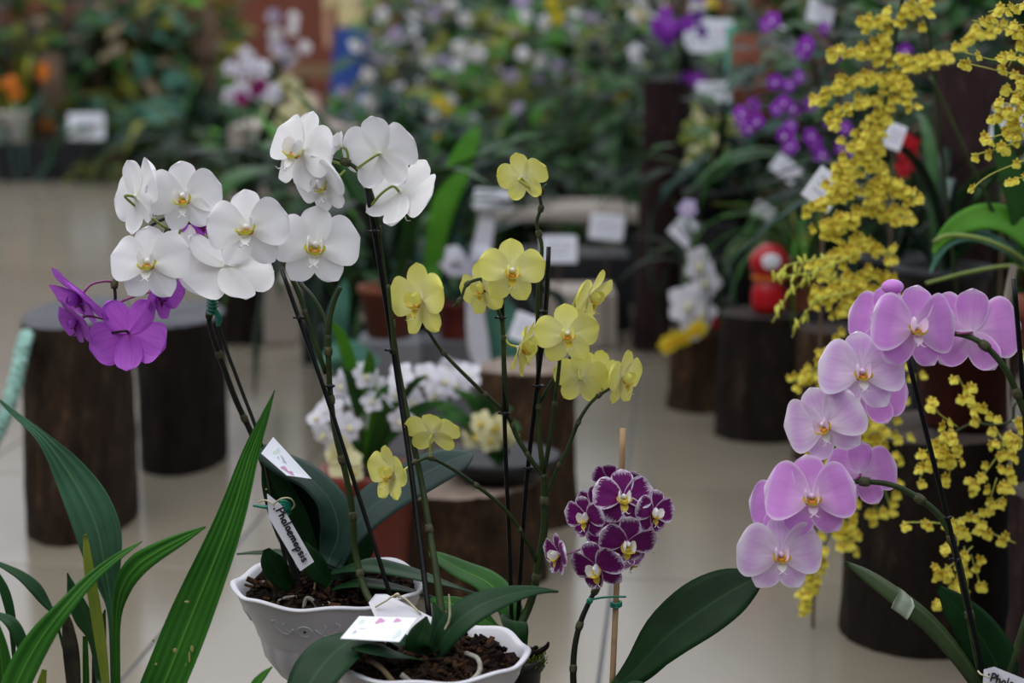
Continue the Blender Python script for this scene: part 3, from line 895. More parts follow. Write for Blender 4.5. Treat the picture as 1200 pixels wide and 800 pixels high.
solo('plant_tie', mb, M['tie_green'], 'green tape knotted behind the top of the handwritten tag', 'plant tie', at(330, 592, 2.33))

# ---------------------------------------------------------------- white orchid in the bark-chip pot
w2 = thing('moth_orchid', at(512, 762, 2.15), 'white moth orchid with a short top cluster, rooted in the bark-chip pot', 'orchid')
pxtube(w2, [(521, 752, 2.19), (514, 690, 2.225), (503, 620, 2.265), (493, 560, 2.295), (480, 500, 2.315), (468, 440, 2.335), (459, 380, 2.345), (450, 322, 2.352), (443, 270, 2.352), (436, 230, 2.34), (426, 208, 2.33), (416, 196, 2.33), (405, 190, 2.33), (390, 186, 2.335)],
       [0.0046, 0.0044, 0.004, 0.0038, 0.0036, 0.0034, 0.0032, 0.003, 0.003, 0.0028, 0.0026, 0.0024, 0.002, 0.0016], 'stem_olive', nodes=6, name='flower_spike')
pxtube(w2, [(462, 415, 2.312), (460, 385, 2.31), (457, 358, 2.31), (455, 334, 2.31)], [0.0026, 0.0024, 0.0022, 0.0024], 'stem_olive', name='cut_spike')
flower(w2, 'white', 354, 178, 2.31, 106, -36, 6, -18, (400, 192, 2.33))
flower(w2, 'white', 383, 214, 2.30, 80, -44, -22, 6, (404, 200, 2.33), fold=16)
flower(w2, 'white', 446, 180, 2.315, 98, 160, 14, -4, (418, 198, 2.33))
flower(w2, 'white', 470, 226, 2.325, 104, 142, -24, 24, (436, 240, 2.33))
flower(w2, 'white', 400, 172, 2.33, 40, -100, 30, 0, (408, 190, 2.33), fold=30)
st3 = stake('tall black stake behind the short top cluster of white blooms', [(427, 202, 2.338), (447, 320, 2.335), (464, 430, 2.32), (480, 540, 2.285), (494, 650, 2.24), (505, 740, 2.19)], 0.0033, clips=[(459, 410, 2.32), (439, 271, 2.335)])
pxleaf(w2, [(508, 772, 2.12, 9), (528, 738, 2.11, 20), (556, 714, 2.11, 21), (592, 699, 2.12, 15), (628, 692, 2.13, 7), (654, 693, 2.14, 1)], 'phal_leaf', hint=(TOCAM * 0.55 + Vector((0.2, 0, 0.85))).normalized(), fold=0.12, thick=0.0016)
pxleaf(w2, [(502, 772, 2.15, 9), (472, 754, 2.15, 16), (438, 746, 2.12, 22), (405, 756, 2.06, 32), (374, 786, 2.02, 34), (352, 824, 2.0, 24), (340, 850, 1.99, 4)], 'phal_leaf', hint=(TOCAM * 0.6 + Vector((-0.2, 0, 0.8))).normalized(), fold=0.10, thick=0.0018)
pxleaf(w2, [(510, 772, 2.13, 7), (514, 748, 2.14, 14), (513, 722, 2.15, 8), (508, 706, 2.155, 1)], 'phal_leaf', hint=(TOCAM + Vector((0.4, 0, 0.1))).normalized(), fold=0.25)
pxleaf(w2, [(506, 774, 2.12, 8), (490, 758, 2.11, 15), (496, 738, 2.115, 13), (500, 722, 2.12, 1)], 'phal_leaf_deep', hint=(TOCAM + Vector((-0.3, 0, 0.2))).normalized(), fold=0.2)
pxleaf(w2, [(504, 776, 2.12, 8), (470, 768, 2.06, 14), (440, 762, 2.04, 15), (412, 760, 2.03, 2)], 'phal_leaf', hint=Vector((0, -0.3, 1)).normalized(), fold=0.1)
mb = MB(); mb.tube([at(515, 748, 2.12), at(526, 728, 2.11), at(527, 708, 2.11), at(526, 696, 2.11)], [0.0018, 0.0014, 0.001, 0.0005], 6)
part('dry_root', mb, M['twine'], w2)

# ---------------------------------------------------------------- yellow orchid in the small dark pot
yo = thing('moth_orchid', at(605, 745, 2.33), 'pale yellow moth orchid with branching spikes and orange-lipped blooms', 'orchid')
Y2 = 2.34
pxtube(yo, [(604, 744, 2.33), (618, 715, Y2), (626, 690, Y2), (632, 655, Y2), (638, 618, Y2), (638, 580, Y2), (637, 555, Y2)], [0.0052, 0.005, 0.005, 0.0048, 0.0046, 0.0044, 0.004], 'stem_green', nodes=2, name='flower_spike')
pxtube(yo, [(598, 744, 2.345), (610, 724, 2.35), (622, 706, 2.35), (628, 690, 2.345)], [0.0035, 0.0035, 0.0035, 0.003], 'stem_green', name='flower_spike')
pxtube(yo, [(637, 558, Y2), (622, 538, Y2), (606, 512, Y2), (594, 486, Y2), (562, 456, 2.33), (522, 416, 2.325), (505, 393, 2.32), (495, 374, 2.32)], [0.003, 0.003, 0.003, 0.0026, 0.0024, 0.0022, 0.002, 0.0018], 'stem_green', nodes=5, name='branch')
pxtube(yo, [(637, 556, Y2), (631, 500, 2.35), (631, 440, 2.36), (630, 380, 2.36), (631, 330, 2.355), (635, 290, 2.35), (629, 262, 2.35), (634, 243, 2.35), (633, 228, 2.35), (641, 215, 2.35)], [0.0034, 0.003, 0.0028, 0.0026, 0.0024, 0.0023, 0.0021, 0.002, 0.0018, 0.0014], 'stem_olive', nodes=6, name='branch')
pxtube(yo, [(638, 552, Y2), (645, 510, 2.33), (653, 450, 2.325), (657, 412, 2.32), (660, 398, 2.335)], [0.003, 0.0027, 0.0024, 0.002, 0.0016], 'stem_green', nodes=2, name='branch')
pxtube(yo, [(640, 582, Y2), (650, 556, 2.33), (664, 528, 2.325), (680, 490, 2.325), (696, 468, 2.33), (718, 453, 2.335)], [0.003, 0.0027, 0.0025, 0.0023, 0.002, 0.0016], 'stem_green', nodes=3, name='branch')
pxtube(yo, [(634, 470, 2.36), (648, 445, 2.36), (664, 424, 2.36), (674, 412, 2.36)], [0.0024, 0.0022, 0.002, 0.0016], 'stem_green', name='branch')
pxtube(yo, [(629, 658, Y2), (616, 632, 2.33), (590, 595, 2.315), (542, 557, 2.30), (506, 537, 2.29), (490, 540, 2.285), (478, 544, 2.285)], [0.003, 0.0026, 0.0024, 0.0022, 0.002, 0.0018, 0.0014], 'stem_green', nodes=4, name='branch')
pxtube(yo, [(594, 486, Y2), (591, 430, 2.33), (589, 380, 2.33), (580, 358, 2.33), (570, 346, 2.335), (566, 328, 2.335), (552, 330, 2.33), (545, 336, 2.325), (540, 350, 2.32), (530, 361, 2.32)], [0.003, 0.0027, 0.0025, 0.0022, 0.002, 0.002, 0.002, 0.0018, 0.0016, 0.0012], 'stem_green', nodes=5, name='branch')
flower(yo, 'yellow', 612, 208, 2.34, 66, 158, 22, -8, (634, 228, 2.35), 'pedicel_yellow', lat=-48)
flower(yo, 'yellow', 495, 352, 2.30, 98, -46, -6, 0, (516, 331, 2.325), 'pedicel_yellow', fold=12)
flower(yo, 'yellow', 599, 318, 2.30, 84, 10, -4, -2, (590, 345, 2.33), 'pedicel_yellow')
flower(yo, 'yellow', 566, 338, 2.335, 72, -38, -8, 10, (575, 352, 2.335), 'pedicel_yellow')
flower(yo, 'yellow', 664, 392, 2.30, 80, 8, -2, 4, (659, 402, 2.335), 'pedicel_yellow')
flower(yo, 'yellow', 690, 346, 2.33, 78, 62, -28, 8, (664, 385, 2.345), 'pedicel_yellow', fold=10)
flower(yo, 'yellow', 608, 407, 2.325, 78, 74, -16, -16, (592, 392, 2.33), 'pedicel_yellow', fold=18)
flower(yo, 'yellow', 681, 442, 2.335, 70, 168, 10, 4, (676, 412, 2.36), 'pedicel_yellow')
flower(yo, 'yellow', 728, 442, 2.33, 76, 56, -14, 4, (716, 456, 2.335), 'pedicel_yellow', fold=10)
flower(yo, 'yellow', 702, 434, 2.35, 56, 150, 14, 20, (708, 460, 2.335), 'pedicel_yellow')
flower(yo, 'yellow', 507, 507, 2.29, 70, 164, 36, 6, (505, 536, 2.29), 'pedicel_yellow', lat=-42)
flower(yo, 'yellow', 461, 554, 2.27, 80, -50, -6, -4, (482, 543, 2.285), 'pedicel_yellow', fold=18)
pxleaf(yo, [(606, 752, 2.34, 10), (596, 712, 2.36, 17), (572, 684, 2.39, 20), (540, 668, 2.42, 17), (512, 652, 2.45, 9), (503, 647, 2.46, 1)], 'phal_leaf_bright', hint=(TOCAM * 0.5 + Vector((0.2, 0, 0.8))).normalized(), fold=0.14, thick=0.0016)
pxleaf(yo, [(600, 752, 2.33, 8), (570, 728, 2.30, 16), (535, 710, 2.30, 14), (504, 702, 2.31, 4)], 'phal_leaf_bright', hint=(TOCAM * 0.5 + Vector((0, 0, 0.8))).normalized(), fold=0.12)
pxleaf(yo, [(594, 752, 2.30, 8), (600, 728, 2.27, 16), (606, 742, 2.25, 15), (611, 768, 2.25, 8), (612, 782, 2.25, 1)], 'phal_leaf_deep', hint=(TOCAM * 0.6 + Vector((0.3, 0, 0.6))).normalized(), fold=0.1)
st4 = stake('black stake under the large front yellow bloom', [(588, 338, 2.335), (590, 420, 2.335), (592, 520, 2.335), (597, 640, 2.335), (600, 752, 2.335)], 0.0026, clips=[(588, 372, 2.333), (592, 484, 2.333)])
st5 = stake('bare-topped black stake beside the top yellow spike', [(643, 289, 2.36), (639, 370, 2.36), (626, 480, 2.355), (614, 600, 2.35), (606, 752, 2.345)], 0.0028, clips=[(637, 365, 2.358), (632, 452, 2.357), (621, 548, 2.352)])

# ---------------------------------------------------------------- purple splash orchid
po = thing('moth_orchid', at(700, 812, 2.26), 'small purple and white splashed orchid held by a bamboo stick', 'orchid')
YP = 2.28
pxtube(po, [(676, 830, 2.26), (672, 800, 2.26), (673, 762, 2.265), (680, 730, 2.27), (692, 702, 2.275), (708, 672, 2.285), (718, 635, 2.29), (724, 600, 2.295), (728, 575, 2.30)], [0.0042, 0.004, 0.0036, 0.0034, 0.003, 0.0028, 0.0026, 0.0022, 0.0016], 'stem_dark', nodes=5, name='flower_spike')
for fx, fy, fY, D, ya, pi_, ro, fo in ((730, 583, 2.255, 62, 6, 6, 0, 0), (688, 606, 2.265, 50, -36, -10, 6, 8), (765, 600, 2.265, 50, 34, -8, -8, 8), (735, 635, 2.245, 62, 8, -30, -6, 0),
                                       (700, 664, 2.25, 62, -28, -24, 12, 0), (657, 650, 2.26, 50, -66, -4, 0, 14), (716, 560, 2.31, 40, 170, 30, 0, 0), (740, 655, 2.285, 40, 120, -50, 0, 0),
                                       (745, 572, 2.31, 44, 140, 20, 20, 0), (757, 632, 2.28, 44, 80, -20, 0, 10), (695, 590, 2.305, 44, -150, 10, 0, 0), (712, 625, 2.29, 46, 0, -6, 14, 0)):
    flower(po, 'splash', fx, fy, fY, D * 1.2, ya, pi_, ro, (718, 628, 2.29), 'pedicel_purple', fold=fo, pr=0.0011)
pxleaf(po, [(722, 806, 2.25, 9), (748, 782, 2.25, 19), (782, 746, 2.255, 33), (822, 716, 2.265, 39), (856, 694, 2.275, 33), (880, 681, 2.28, 18), (890, 676, 2.285, 2)], 'phal_leaf_deep', hint=(TOCAM * 0.8 + Vector((-0.2, 0, 0.7))).normalized(), fold=0.16, thick=0.0016, wave=0.03)
pxleaf(po, [(722, 808, 2.27, 6), (750, 790, 2.28, 12), (775, 774, 2.29, 9), (790, 770, 2.295, 1)], 'phal_leaf', hint=(TOCAM * 0.8 + Vector((0, 0, 0.6))).normalized(), fold=0.15)
pxleaf(po, [(720, 812, 2.25, 5), (735, 803, 2.22, 7), (750, 802, 2.20, 5), (757, 806, 2.19, 1)], 'phal_leaf_deep', hint=(TOCAM * 0.6 + Vector((0, 0, 0.8))).normalized(), fold=0.15)
st6 = stake('pale bamboo stick standing through the purple splashed blooms', [(730, 502, 2.30), (727, 600, 2.295), (722, 700, 2.28), (717, 815, 2.265)], 0.0036, 'bamboo', name='bamboo_stick')
mb = MB()
mb.tube([at(690, 703, 2.27), at(705, 700, 2.265), at(720, 699, 2.262), at(733, 699, 2.27)], 0.0013, 6)
for k in range(3):
    mb.tube([at(716, 706 + 2 * k, 2.275), at(722, 708 + 2 * k, 2.268), at(728, 705 + 2 * k, 2.275), at(722, 704 + 2 * k, 2.29), at(716, 706 + 2 * k, 2.275)], 0.0015, 6)
mb.ball(at(691, 704, 2.268), 0.004, 0, 8, 6)
solo('plant_tie', mb, M['tie_green'], 'thin green wire tying the purple orchid stem to its bamboo stick', 'plant tie', at(712, 702, 2.27))
cP = at(706, 822, 2.25)
potP = nursery_pot('nursery_pot', cP, 0.050, 0.09, 'clear_plastic', 'clear plastic pot of the purple splashed orchid')
stump('cut_log', (cP.x, cP.y, 0), 0.052, cP.z - 0.09 - 0.008, 'bark_side', 'cut_pale', 'log section under the clear pot of the purple splashed orchid', 8)

# ---------------------------------------------------------------- lavender orchid
lo_ = thing('moth_orchid', at(1155, 815, 2.20), 'lavender moth orchid with large veined blooms on two arching spikes', 'orchid')
pxtube(lo_, [(1158, 818, 2.20), (1146, 770, 2.21), (1132, 700, 2.22), (1120, 648, 2.23), (1106, 611, 2.235), (1080, 586, 2.24), (1045, 568, 2.25), (1004, 564, 2.26), (970, 566, 2.265), (944, 580, 2.27), (925, 604, 2.27), (914, 630, 2.27)],
       [0.0052, 0.005, 0.0048, 0.0044, 0.004, 0.0036, 0.0033, 0.003, 0.0028, 0.0026, 0.0022, 0.0018], 'stem_green', nodes=6, name='flower_spike')
pxtube(lo_, [(1172, 820, 2.21), (1210, 700, 2.23), (1226, 600, 2.25), (1220, 540, 2.25), (1200, 482, 2.25), (1178, 432, 2.25), (1150, 402, 2.255), (1120, 391, 2.265), (1080, 392, 2.275), (1040, 410, 2.28), (1005, 440, 2.285), (980, 470, 2.285)],
       [0.0052, 0.005, 0.0046, 0.0044, 0.004, 0.0037, 0.0034, 0.003, 0.0028, 0.0025, 0.0022, 0.0018], 'stem_green', nodes=7, name='flower_spike')
flower(lo_, 'lavender', 1070, 385, 2.24, 112, 14, -2, -4, (1080, 392, 2.275), 'pedicel_purple')
flower(lo_, 'lavender', 1138, 389, 2.275, 112, 166, 2, 6, (1120, 391, 2.265), 'pedicel_purple')
flower(lo_, 'lavender', 1040, 378, 2.295, 96, 170, 0, 0, (1060, 398, 2.278), 'pedicel_purple')
flower(lo_, 'pale_lavender', 1009, 437, 2.245, 108, 2, 0, 2, (1014, 432, 2.283), 'pedicel_purple')
flower(lo_, 'lavender', 1020, 460, 2.295, 92, 175, -10, 10, (1000, 446, 2.285), 'pedicel_purple')
flower(lo_, 'pale_lavender', 967, 497, 2.25, 102, -24, -12, 20, (984, 466, 2.285), 'pedicel_purple')
flower(lo_, 'lavender', 951, 583, 2.235, 112, -4, 2, 4, (958, 572, 2.268), 'pedicel_purple')
flower(lo_, 'lavender', 1008, 555, 2.275, 88, 170, 4, 0, (1000, 564, 2.262), 'pedicel_purple')
flower(lo_, 'lavender', 920, 592, 2.295, 84, 178, 0, -6, (930, 598, 2.27), 'pedicel_purple')
flower(lo_, 'pale_lavender', 914, 650, 2.235, 106, 2, -6, 0, (915, 628, 2.27), 'pedicel_purple')
bdm = MB(); bdm.ball(at(1046, 336, 2.27), 0.011, 0, 10, 8, (1.2, 1, 0.8)); part('bud', bdm, M['lavender_petal'], lo_)
pxleaf(lo_, [(1156, 812, 2.20, 12), (1125, 766, 2.19, 15), (1090, 726, 2.185, 16), (1055, 698, 2.18, 15), (1020, 674, 2.18, 11), (990, 658, 2.18, 2)], 'phal_leaf_olive', hint=(TOCAM * 0.7 + Vector((0.35, 0, 0.75))).normalized(), fold=-0.35, thick=0.0016)
pxleaf(lo_, [(1170, 815, 2.21, 12), (1168, 780, 2.22, 26), (1146, 742, 2.23, 26), (1120, 710, 2.24, 17), (1098, 686, 2.25, 2)], 'phal_leaf_deep', hint=(TOCAM * 0.9 + Vector((-0.3, 0, 0.3))).normalized(), fold=0.12, thick=0.0016)
tp = MB()
leafblade(tp, [(at(1052, 697, 2.176), 18 * m_per_px(2.18)), (at(1062, 704, 2.176), 18 * m_per_px(2.18)), (at(1070, 711, 2.178), 18 * m_per_px(2.18))], (TOCAM * 0.7 + Vector((0.35, 0, 0.75))).normalized(), fold=-0.35, thick=0.0022, nu=4)
part('tape', tp, M['tape'], lo_, label='clear tape patched over a torn leaf')
st7 = stake('black stake bearing the lower lavender spike', [(1063, 415, 2.262), (1085, 505, 2.25), (1110, 605, 2.235), (1132, 700, 2.21), (1158, 815, 2.19)], 0.0030, clips=[(1110, 606, 2.236), (1121, 655, 2.226)])
st8 = stake('black stake standing beside the upper lavender spike', [(1188, 326, 2.26), (1196, 420, 2.26), (1203, 520, 2.255), (1212, 660, 2.24), (1200, 818, 2.22)], 0.0030)
cL = at(1166, 824, 2.20)
potL = nursery_pot('nursery_pot', cL, 0.060, 0.10, 'nursery_black', 'black nursery pot of the lavender orchid')
stump('cut_log', (cL.x, cL.y, 0), 0.08, cL.z - 0.10 - 0.008, 'bark_side', 'cut_pale', 'log section under the black pot of the lavender orchid', 9)
# ---------------------------------------------------------------- tags and cards
GLYPH = {
    'P': (0.62, [[(0.08, 0.0), (0.10, 1.0)], [(0.02, 0.95), (0.35, 1.02), (0.58, 0.85), (0.5, 0.6), (0.1, 0.48)]]),
    'h': (0.56, [[(0.05, 0.0), (0.08, 1.0)], [(0.07, 0.4), (0.28, 0.56), (0.42, 0.4), (0.44, 0.0)]]),
    'a': (0.54, [[(0.42, 0.48), (0.2, 0.55), (0.04, 0.28), (0.2, 0.02), (0.4, 0.2), (0.42, 0.5)], [(0.42, 0.5), (0.46, 0.0)]]),
    'l': (0.26, [[(0.1, 1.0), (0.1, 0.0)]]),
    'e': (0.52, [[(0.06, 0.28), (0.42, 0.32), (0.36, 0.55), (0.14, 0.52), (0.04, 0.22), (0.2, 0.0), (0.44, 0.1)]]),
    'm': (0.82, [[(0.05, 0.0), (0.06, 0.55)], [(0.06, 0.4), (0.24, 0.56), (0.34, 0.4), (0.36, 0.0)], [(0.36, 0.4), (0.54, 0.56), (0.66, 0.4), (0.68, 0.0)]]),
    'o': (0.52, [[(0.24, 0.54), (0.05, 0.3), (0.22, 0.0), (0.42, 0.25), (0.24, 0.54)]]),
    'p': (0.54, [[(0.06, 0.52), (0.05, -0.45)], [(0.06, 0.4), (0.3, 0.56), (0.44, 0.28), (0.26, 0.0), (0.06, 0.12)]]),
    's': (0.46, [[(0.38, 0.5), (0.14, 0.54), (0.1, 0.34), (0.34, 0.22), (0.3, 0.02), (0.04, 0.06)]]),
    'i': (0.24, [[(0.1, 0.5), (0.1, 0.0)], [(0.1, 0.78), (0.11, 0.82)]]),
}
def handwriting(mb, text, origin, ex, ey, n, h, pen=0.0009, lift=0.0006):
    x = 0.0
    for k, chx in enumerate(text):
        w, strokes = GLYPH[chx]
        dy = 0.03 * math.sin(k * 2.1)
        for s in strokes:
            pts = [origin + ex * ((x + a) * h) + ey * ((b + dy) * h) + n * lift for a, b in s]
            mb.tube(pts, pen, 5, 0, max(2, 3 * (len(pts) - 1)))
        x += w + 0.06
    return x * h
def slab(mb, corners, thick, mi=0):
    n = (corners[1] - corners[0]).cross(corners[-1] - corners[0]).normalized()
    k = len(corners)
    base = len(mb.v)
    for d in (0.5, -0.5):
        for c in corners:
            mb.v.append(tuple(c + n * (thick * d))); mb.uv.append((0, 0))
    mb.f.append(tuple(base + i for i in range(k))); mb.mi.append(mi)
    mb.f.append(tuple(base + k + i for i in reversed(range(k)))); mb.mi.append(mi)
    for i in range(k):
        j = (i + 1) % k
        mb.f.append((base + i, base + k + i, base + k + j, base + j)); mb.mi.append(mi)
    return n
def face_cam(n, p):
    return n if n.dot(EYE - p) > 0 else -n

def hand_tag(label, px_corners, start, along, text, hpx, Y, twines=(), hole=None):
    cs = [at(a, b, y) for a, b, y in px_corners]
    t = thing('plant_tag', cs[-1], label, 'tag')
    mb = MB(); n = face_cam(slab(mb, cs, 0.0008), cs[0])
    part('tag_blade', mb, M['tag_white'], t, smooth=False)
    o = at(*start); e = at(*along)
    # keep the writing in the plane of the tag
    pl = lambda p: p - n * ((p - cs[0]).dot(n))
    o, e = pl(o), pl(e)
    ex = (e - o).normalized(); ey = n.cross(ex).normalized()
    mb = MB(); handwriting(mb, text, o, ex, ey, n, hpx * m_per_px(Y))
    part('handwriting', mb, M['ink'], t, label='black handwritten letters')
    if hole:
        mb = MB(); mb.ball(pl(at(*hole)) + n * 0.0004, 0.0012, 0, 8, 5); part('punched_hole', mb, M['ink'], t)
    for tw in twines:
        mb = MB(); mb.tube([at(*p) for p in tw], 0.0010, 6); part('twine', mb, M['twine'], t)
    return t
hand_tag('white pointed tag with black handwriting tied to the orchid in the left pot', [(313, 578, 2.285), (330, 592, 2.28), (368, 658, 2.265), (352, 669, 2.265), (315, 606, 2.28)],
         (323, 598, 2.28), (358, 664, 2.265), 'Phalaemopsis', 10.5, 2.28,
         [[(321, 590, 2.277), (330, 584, 2.27), (340, 584, 2.275), (345, 592, 2.30), (338, 600, 2.33)], [(322, 592, 2.276), (312, 586, 2.28), (303, 588, 2.30)]], hole=(321, 596, 2.28))
hand_tag('white tag with cropped handwriting at the foot of the lavender orchid', [(1153, 784, 2.165), (1165, 781, 2.165), (1215, 801, 2.165), (1208, 830, 2.155), (1150, 822, 2.155)],
         (1160, 798, 2.16), (1188, 806, 2.16), 'Phalaemopsis', 10.5, 2.16, [[(1146, 786, 2.165), (1150, 790, 2.155), (1160, 794, 2.155)]], hole=(1159, 790, 2.162))

def card(name, label, px_corners, prints, cat='card', lines=True, thick=0.0007, twines=(), group=None):
    """px_corners: four (px, py, Y); prints: list of (s, t, ds, dt, material)."""
    cs = [at(*c) for c in px_corners]
    t = thing(name, cs[2], label, cat, group)
    mb = MB(); n = face_cam(slab(mb, cs, thick), cs[0])
    part('card_sheet', mb, M['card_white'], t, smooth=False)
    def Q(s, u):
        return (cs[0] * (1 - s) * (1 - u) + cs[1] * s * (1 - u) + cs[2] * s * u + cs[3] * (1 - s) * u) + n * (thick * 0.5 + 0.0003)
    for s, u, ds, du, m in prints:
        mb = MB(); b = len(mb.v)
        for i in range(14):
            a = 2 * math.pi * i / 14
            k = 1 + 0.25 * math.cos(3 * a)
            mb.v.append(tuple(Q(s + ds * k * math.cos(a), u + du * k * math.sin(a)))); mb.uv.append((0, 0))
        mb.f.append(tuple(range(14))); mb.mi.append(0)
        part('printed_flower' if m == 'print_pink' else 'printed_mark', mb, M[m], t, smooth=False)
    for tw in twines:
        mb = MB(); mb.tube([at(*p) for p in tw], 0.0010, 6); part('twine', mb, M['twine'], t)
    return t
card('printed_card', 'small white card with two pink printed flowers lying on the blue-green leaf behind the tag', [(309, 513, 2.36), (320, 512, 2.365), (365, 560, 2.345), (336, 557, 2.315)][:0] or
     [(320, 512, 2.335), (365, 561, 2.315), (336, 557, 2.285), (306, 531, 2.295)], [(0.72, 0.78, 0.10, 0.10, 'print_pink'), (0.88, 0.70, 0.08, 0.10, 'print_pink'), (0.45, 0.5, 0.12, 0.12, 'print_grey'), (0.25, 0.4, 0.06, 0.2, 'print_green')])
card('printed_card', 'white card with two pink printed flowers resting on the low leaves between the white pots', [(421, 722, 2.10), (489, 724, 2.10), (468, 752, 2.03), (399, 748, 2.03)],
     [(0.42, 0.20, 0.07, 0.12, 'print_pink'), (0.70, 0.17, 0.06, 0.11, 'print_pink'), (0.30, 0.56, 0.17, 0.015, 'print_grey'), (0.55, 0.42, 0.16, 0.015, 'print_grey'), (0.15, 0.72, 0.03, 0.08, 'print_grey'), (0.88, 0.72, 0.05, 0.2, 'print_green'), (0.12, 0.25, 0.05, 0.12, 'print_green')])
wt = thing('plant_tag', at(512, 740, 2.13), 'blank white pointed tag on twine behind the printed card', 'tag')
mb = MB(); slab(mb, [at(*c) for c in ((432, 706, 2.20), (440, 696, 2.205), (453, 696, 2.205), (516, 728, 2.165), (511, 750, 2.15), (446, 738, 2.17))], 0.0008)
part('tag_blade', mb, M['tag_white'], wt, smooth=False)
mb = MB(); mb.tube([at(440, 711, 2.19), at(452, 704, 2.185), at(462, 698, 2.185), at(474, 701, 2.185), at(484, 710, 2.18), at(493, 719, 2.175)], 0.0012, 6, 0)
mb.tube([at(462, 698, 2.184), at(466, 696, 2.183), at(468, 700, 2.183)], 0.0018, 6); part('twine', mb, M['twine'], wt)

# ---------------------------------------------------------------- pleated-leaf plant in front
YL = 2.16
pl_ = thing('pleated_leaf_plant', at(120, 840, YL), 'leafy green plant with long pleated pointed leaves before the log stumps', 'plant')
hl = lambda x, z: (TOCAM + Vector((x, 0, z))).normalized()
pxleaf(pl_, [(168, 870, 2.14, 24), (185, 818, 2.14, 27), (199, 785, 2.14, 28), (227, 716, 2.15, 27), (268, 615, 2.16, 19), (294, 532, 2.17, 11), (311, 487, 2.175, 5), (322, 457, 2.18, 0.5)], 'pleated_leaf', hint=hl(-0.2, 0.15), fold=0.10, pleat=0.0007, npleat=6, nu=36, nv=40, thick=0.0006)
dm = MB()
for a, b, w, h in ((205, 762, 2.5, 3), (225, 760, 2, 4), (222, 772, 1.2, 9), (219, 705, 3, 1.5), (183, 778, 1.5, 1.5), (180, 750, 1.4, 1.8), (218, 785, 1.0, 8), (312, 573, 1, 1)):
    dm.ball(at(a, b, 2.135 if b > 600 else 2.15), 0.001, 0, 6, 4, (w, 0.6, h))
part('brown_spots', dm, M['leaf_damage'], pl_, kind='stuff')
pxleaf(pl_, [(134, 850, 2.18, 5), (133, 790, 2.18, 4), (131, 722, 2.18, 5), (127, 690, 2.18, 11), (121, 655, 2.17, 22), (114, 622, 2.16, 28), (99, 586, 2.15, 27), (76, 548, 2.14, 19), (56, 521, 2.13, 10), (40, 504, 2.125, 6), (18, 486, 2.12, 4), (-6, 464, 2.11, 1)], 'pleated_leaf_blue', hint=hl(0.35, 0.5), fold=0.12, pleat=0.001, npleat=4, nu=40, nv=28, thick=0.0006)
pxleaf(pl_, [(137, 850, 2.16, 5), (137, 790, 2.16, 5), (137, 725, 2.16, 6), (144, 688, 2.15, 13), (160, 664, 2.14, 15), (184, 647, 2.13, 12), (212, 632, 2.12, 8), (241, 617, 2.11, 1)], 'pleated_leaf', hint=hl(-0.3, 0.3), fold=0.15, pleat=0.0009, npleat=3, nu=30, nv=20, thick=0.0006)
pxleaf(pl_, [(6, 850, 2.06, 20), (16, 812, 2.06, 20), (31, 778, 2.06, 20), (50, 746, 2.06, 17), (73, 716, 2.06, 12), (106, 679, 2.07, 8), (139, 652, 2.08, 5), (167, 634, 2.09, 0.5)], 'pleated_leaf', hint=hl(-0.2, 0.4), fold=0.2, pleat=0.0009, npleat=3, nu=30, nv=20, thick=0.0006)
pxleaf(pl_, [(128, 850, 2.13, 4), (124, 800, 2.13, 5), (118, 750, 2.13, 7), (111, 705, 2.13, 7), (104, 662, 2.13, 6), (100, 626, 2.13, 2.5)], 'sheath_leaf', hint=hl(0, 0.1), fold=0.3, nv=10)
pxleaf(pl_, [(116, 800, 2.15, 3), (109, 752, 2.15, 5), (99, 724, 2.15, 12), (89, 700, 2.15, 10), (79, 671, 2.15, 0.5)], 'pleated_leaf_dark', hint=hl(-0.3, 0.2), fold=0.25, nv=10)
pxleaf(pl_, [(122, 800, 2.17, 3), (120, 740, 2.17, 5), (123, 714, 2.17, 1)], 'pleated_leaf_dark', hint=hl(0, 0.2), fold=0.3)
pxleaf(pl_, [(90, 850, 2.15, 8), (87, 800, 2.15, 9), (84, 762, 2.15, 10), (80, 733, 2.15, 7), (78, 722, 2.15, 4)], 'dry_sheath', hint=hl(0, 0.1), fold=0.4, label='dry dark leaf sheath')
pxleaf(pl_, [(102, 850, 2.17, 4), (101, 790, 2.17, 4), (100, 745, 2.17, 3)], 'pleated_leaf', hint=hl(0, 0.1), fold=0.4)
pxleaf(pl_, [(116, 850, 2.16, 6), (114, 800, 2.16, 6), (111, 755, 2.16, 3)], 'dry_sheath', hint=hl(0, 0.1), fold=0.4, label='dry dark leaf sheath')
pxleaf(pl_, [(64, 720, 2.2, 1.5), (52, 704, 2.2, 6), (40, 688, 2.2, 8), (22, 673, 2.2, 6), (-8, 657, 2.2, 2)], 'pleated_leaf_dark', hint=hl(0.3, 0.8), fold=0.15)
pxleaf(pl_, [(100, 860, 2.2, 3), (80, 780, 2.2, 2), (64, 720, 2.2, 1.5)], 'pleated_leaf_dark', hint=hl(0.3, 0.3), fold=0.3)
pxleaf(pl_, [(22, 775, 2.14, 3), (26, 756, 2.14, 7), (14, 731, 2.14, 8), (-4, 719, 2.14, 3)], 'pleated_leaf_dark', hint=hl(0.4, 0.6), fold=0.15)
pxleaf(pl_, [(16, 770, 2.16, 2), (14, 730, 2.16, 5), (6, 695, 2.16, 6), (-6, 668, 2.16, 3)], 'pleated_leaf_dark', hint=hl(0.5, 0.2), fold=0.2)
pxleaf(pl_, [(4, 850, 2.1, 12), (4, 800, 2.1, 13), (0, 760, 2.1, 10), (-6, 722, 2.1, 2)], 'pleated_leaf', hint=hl(0.2, 0.1), fold=0.2)
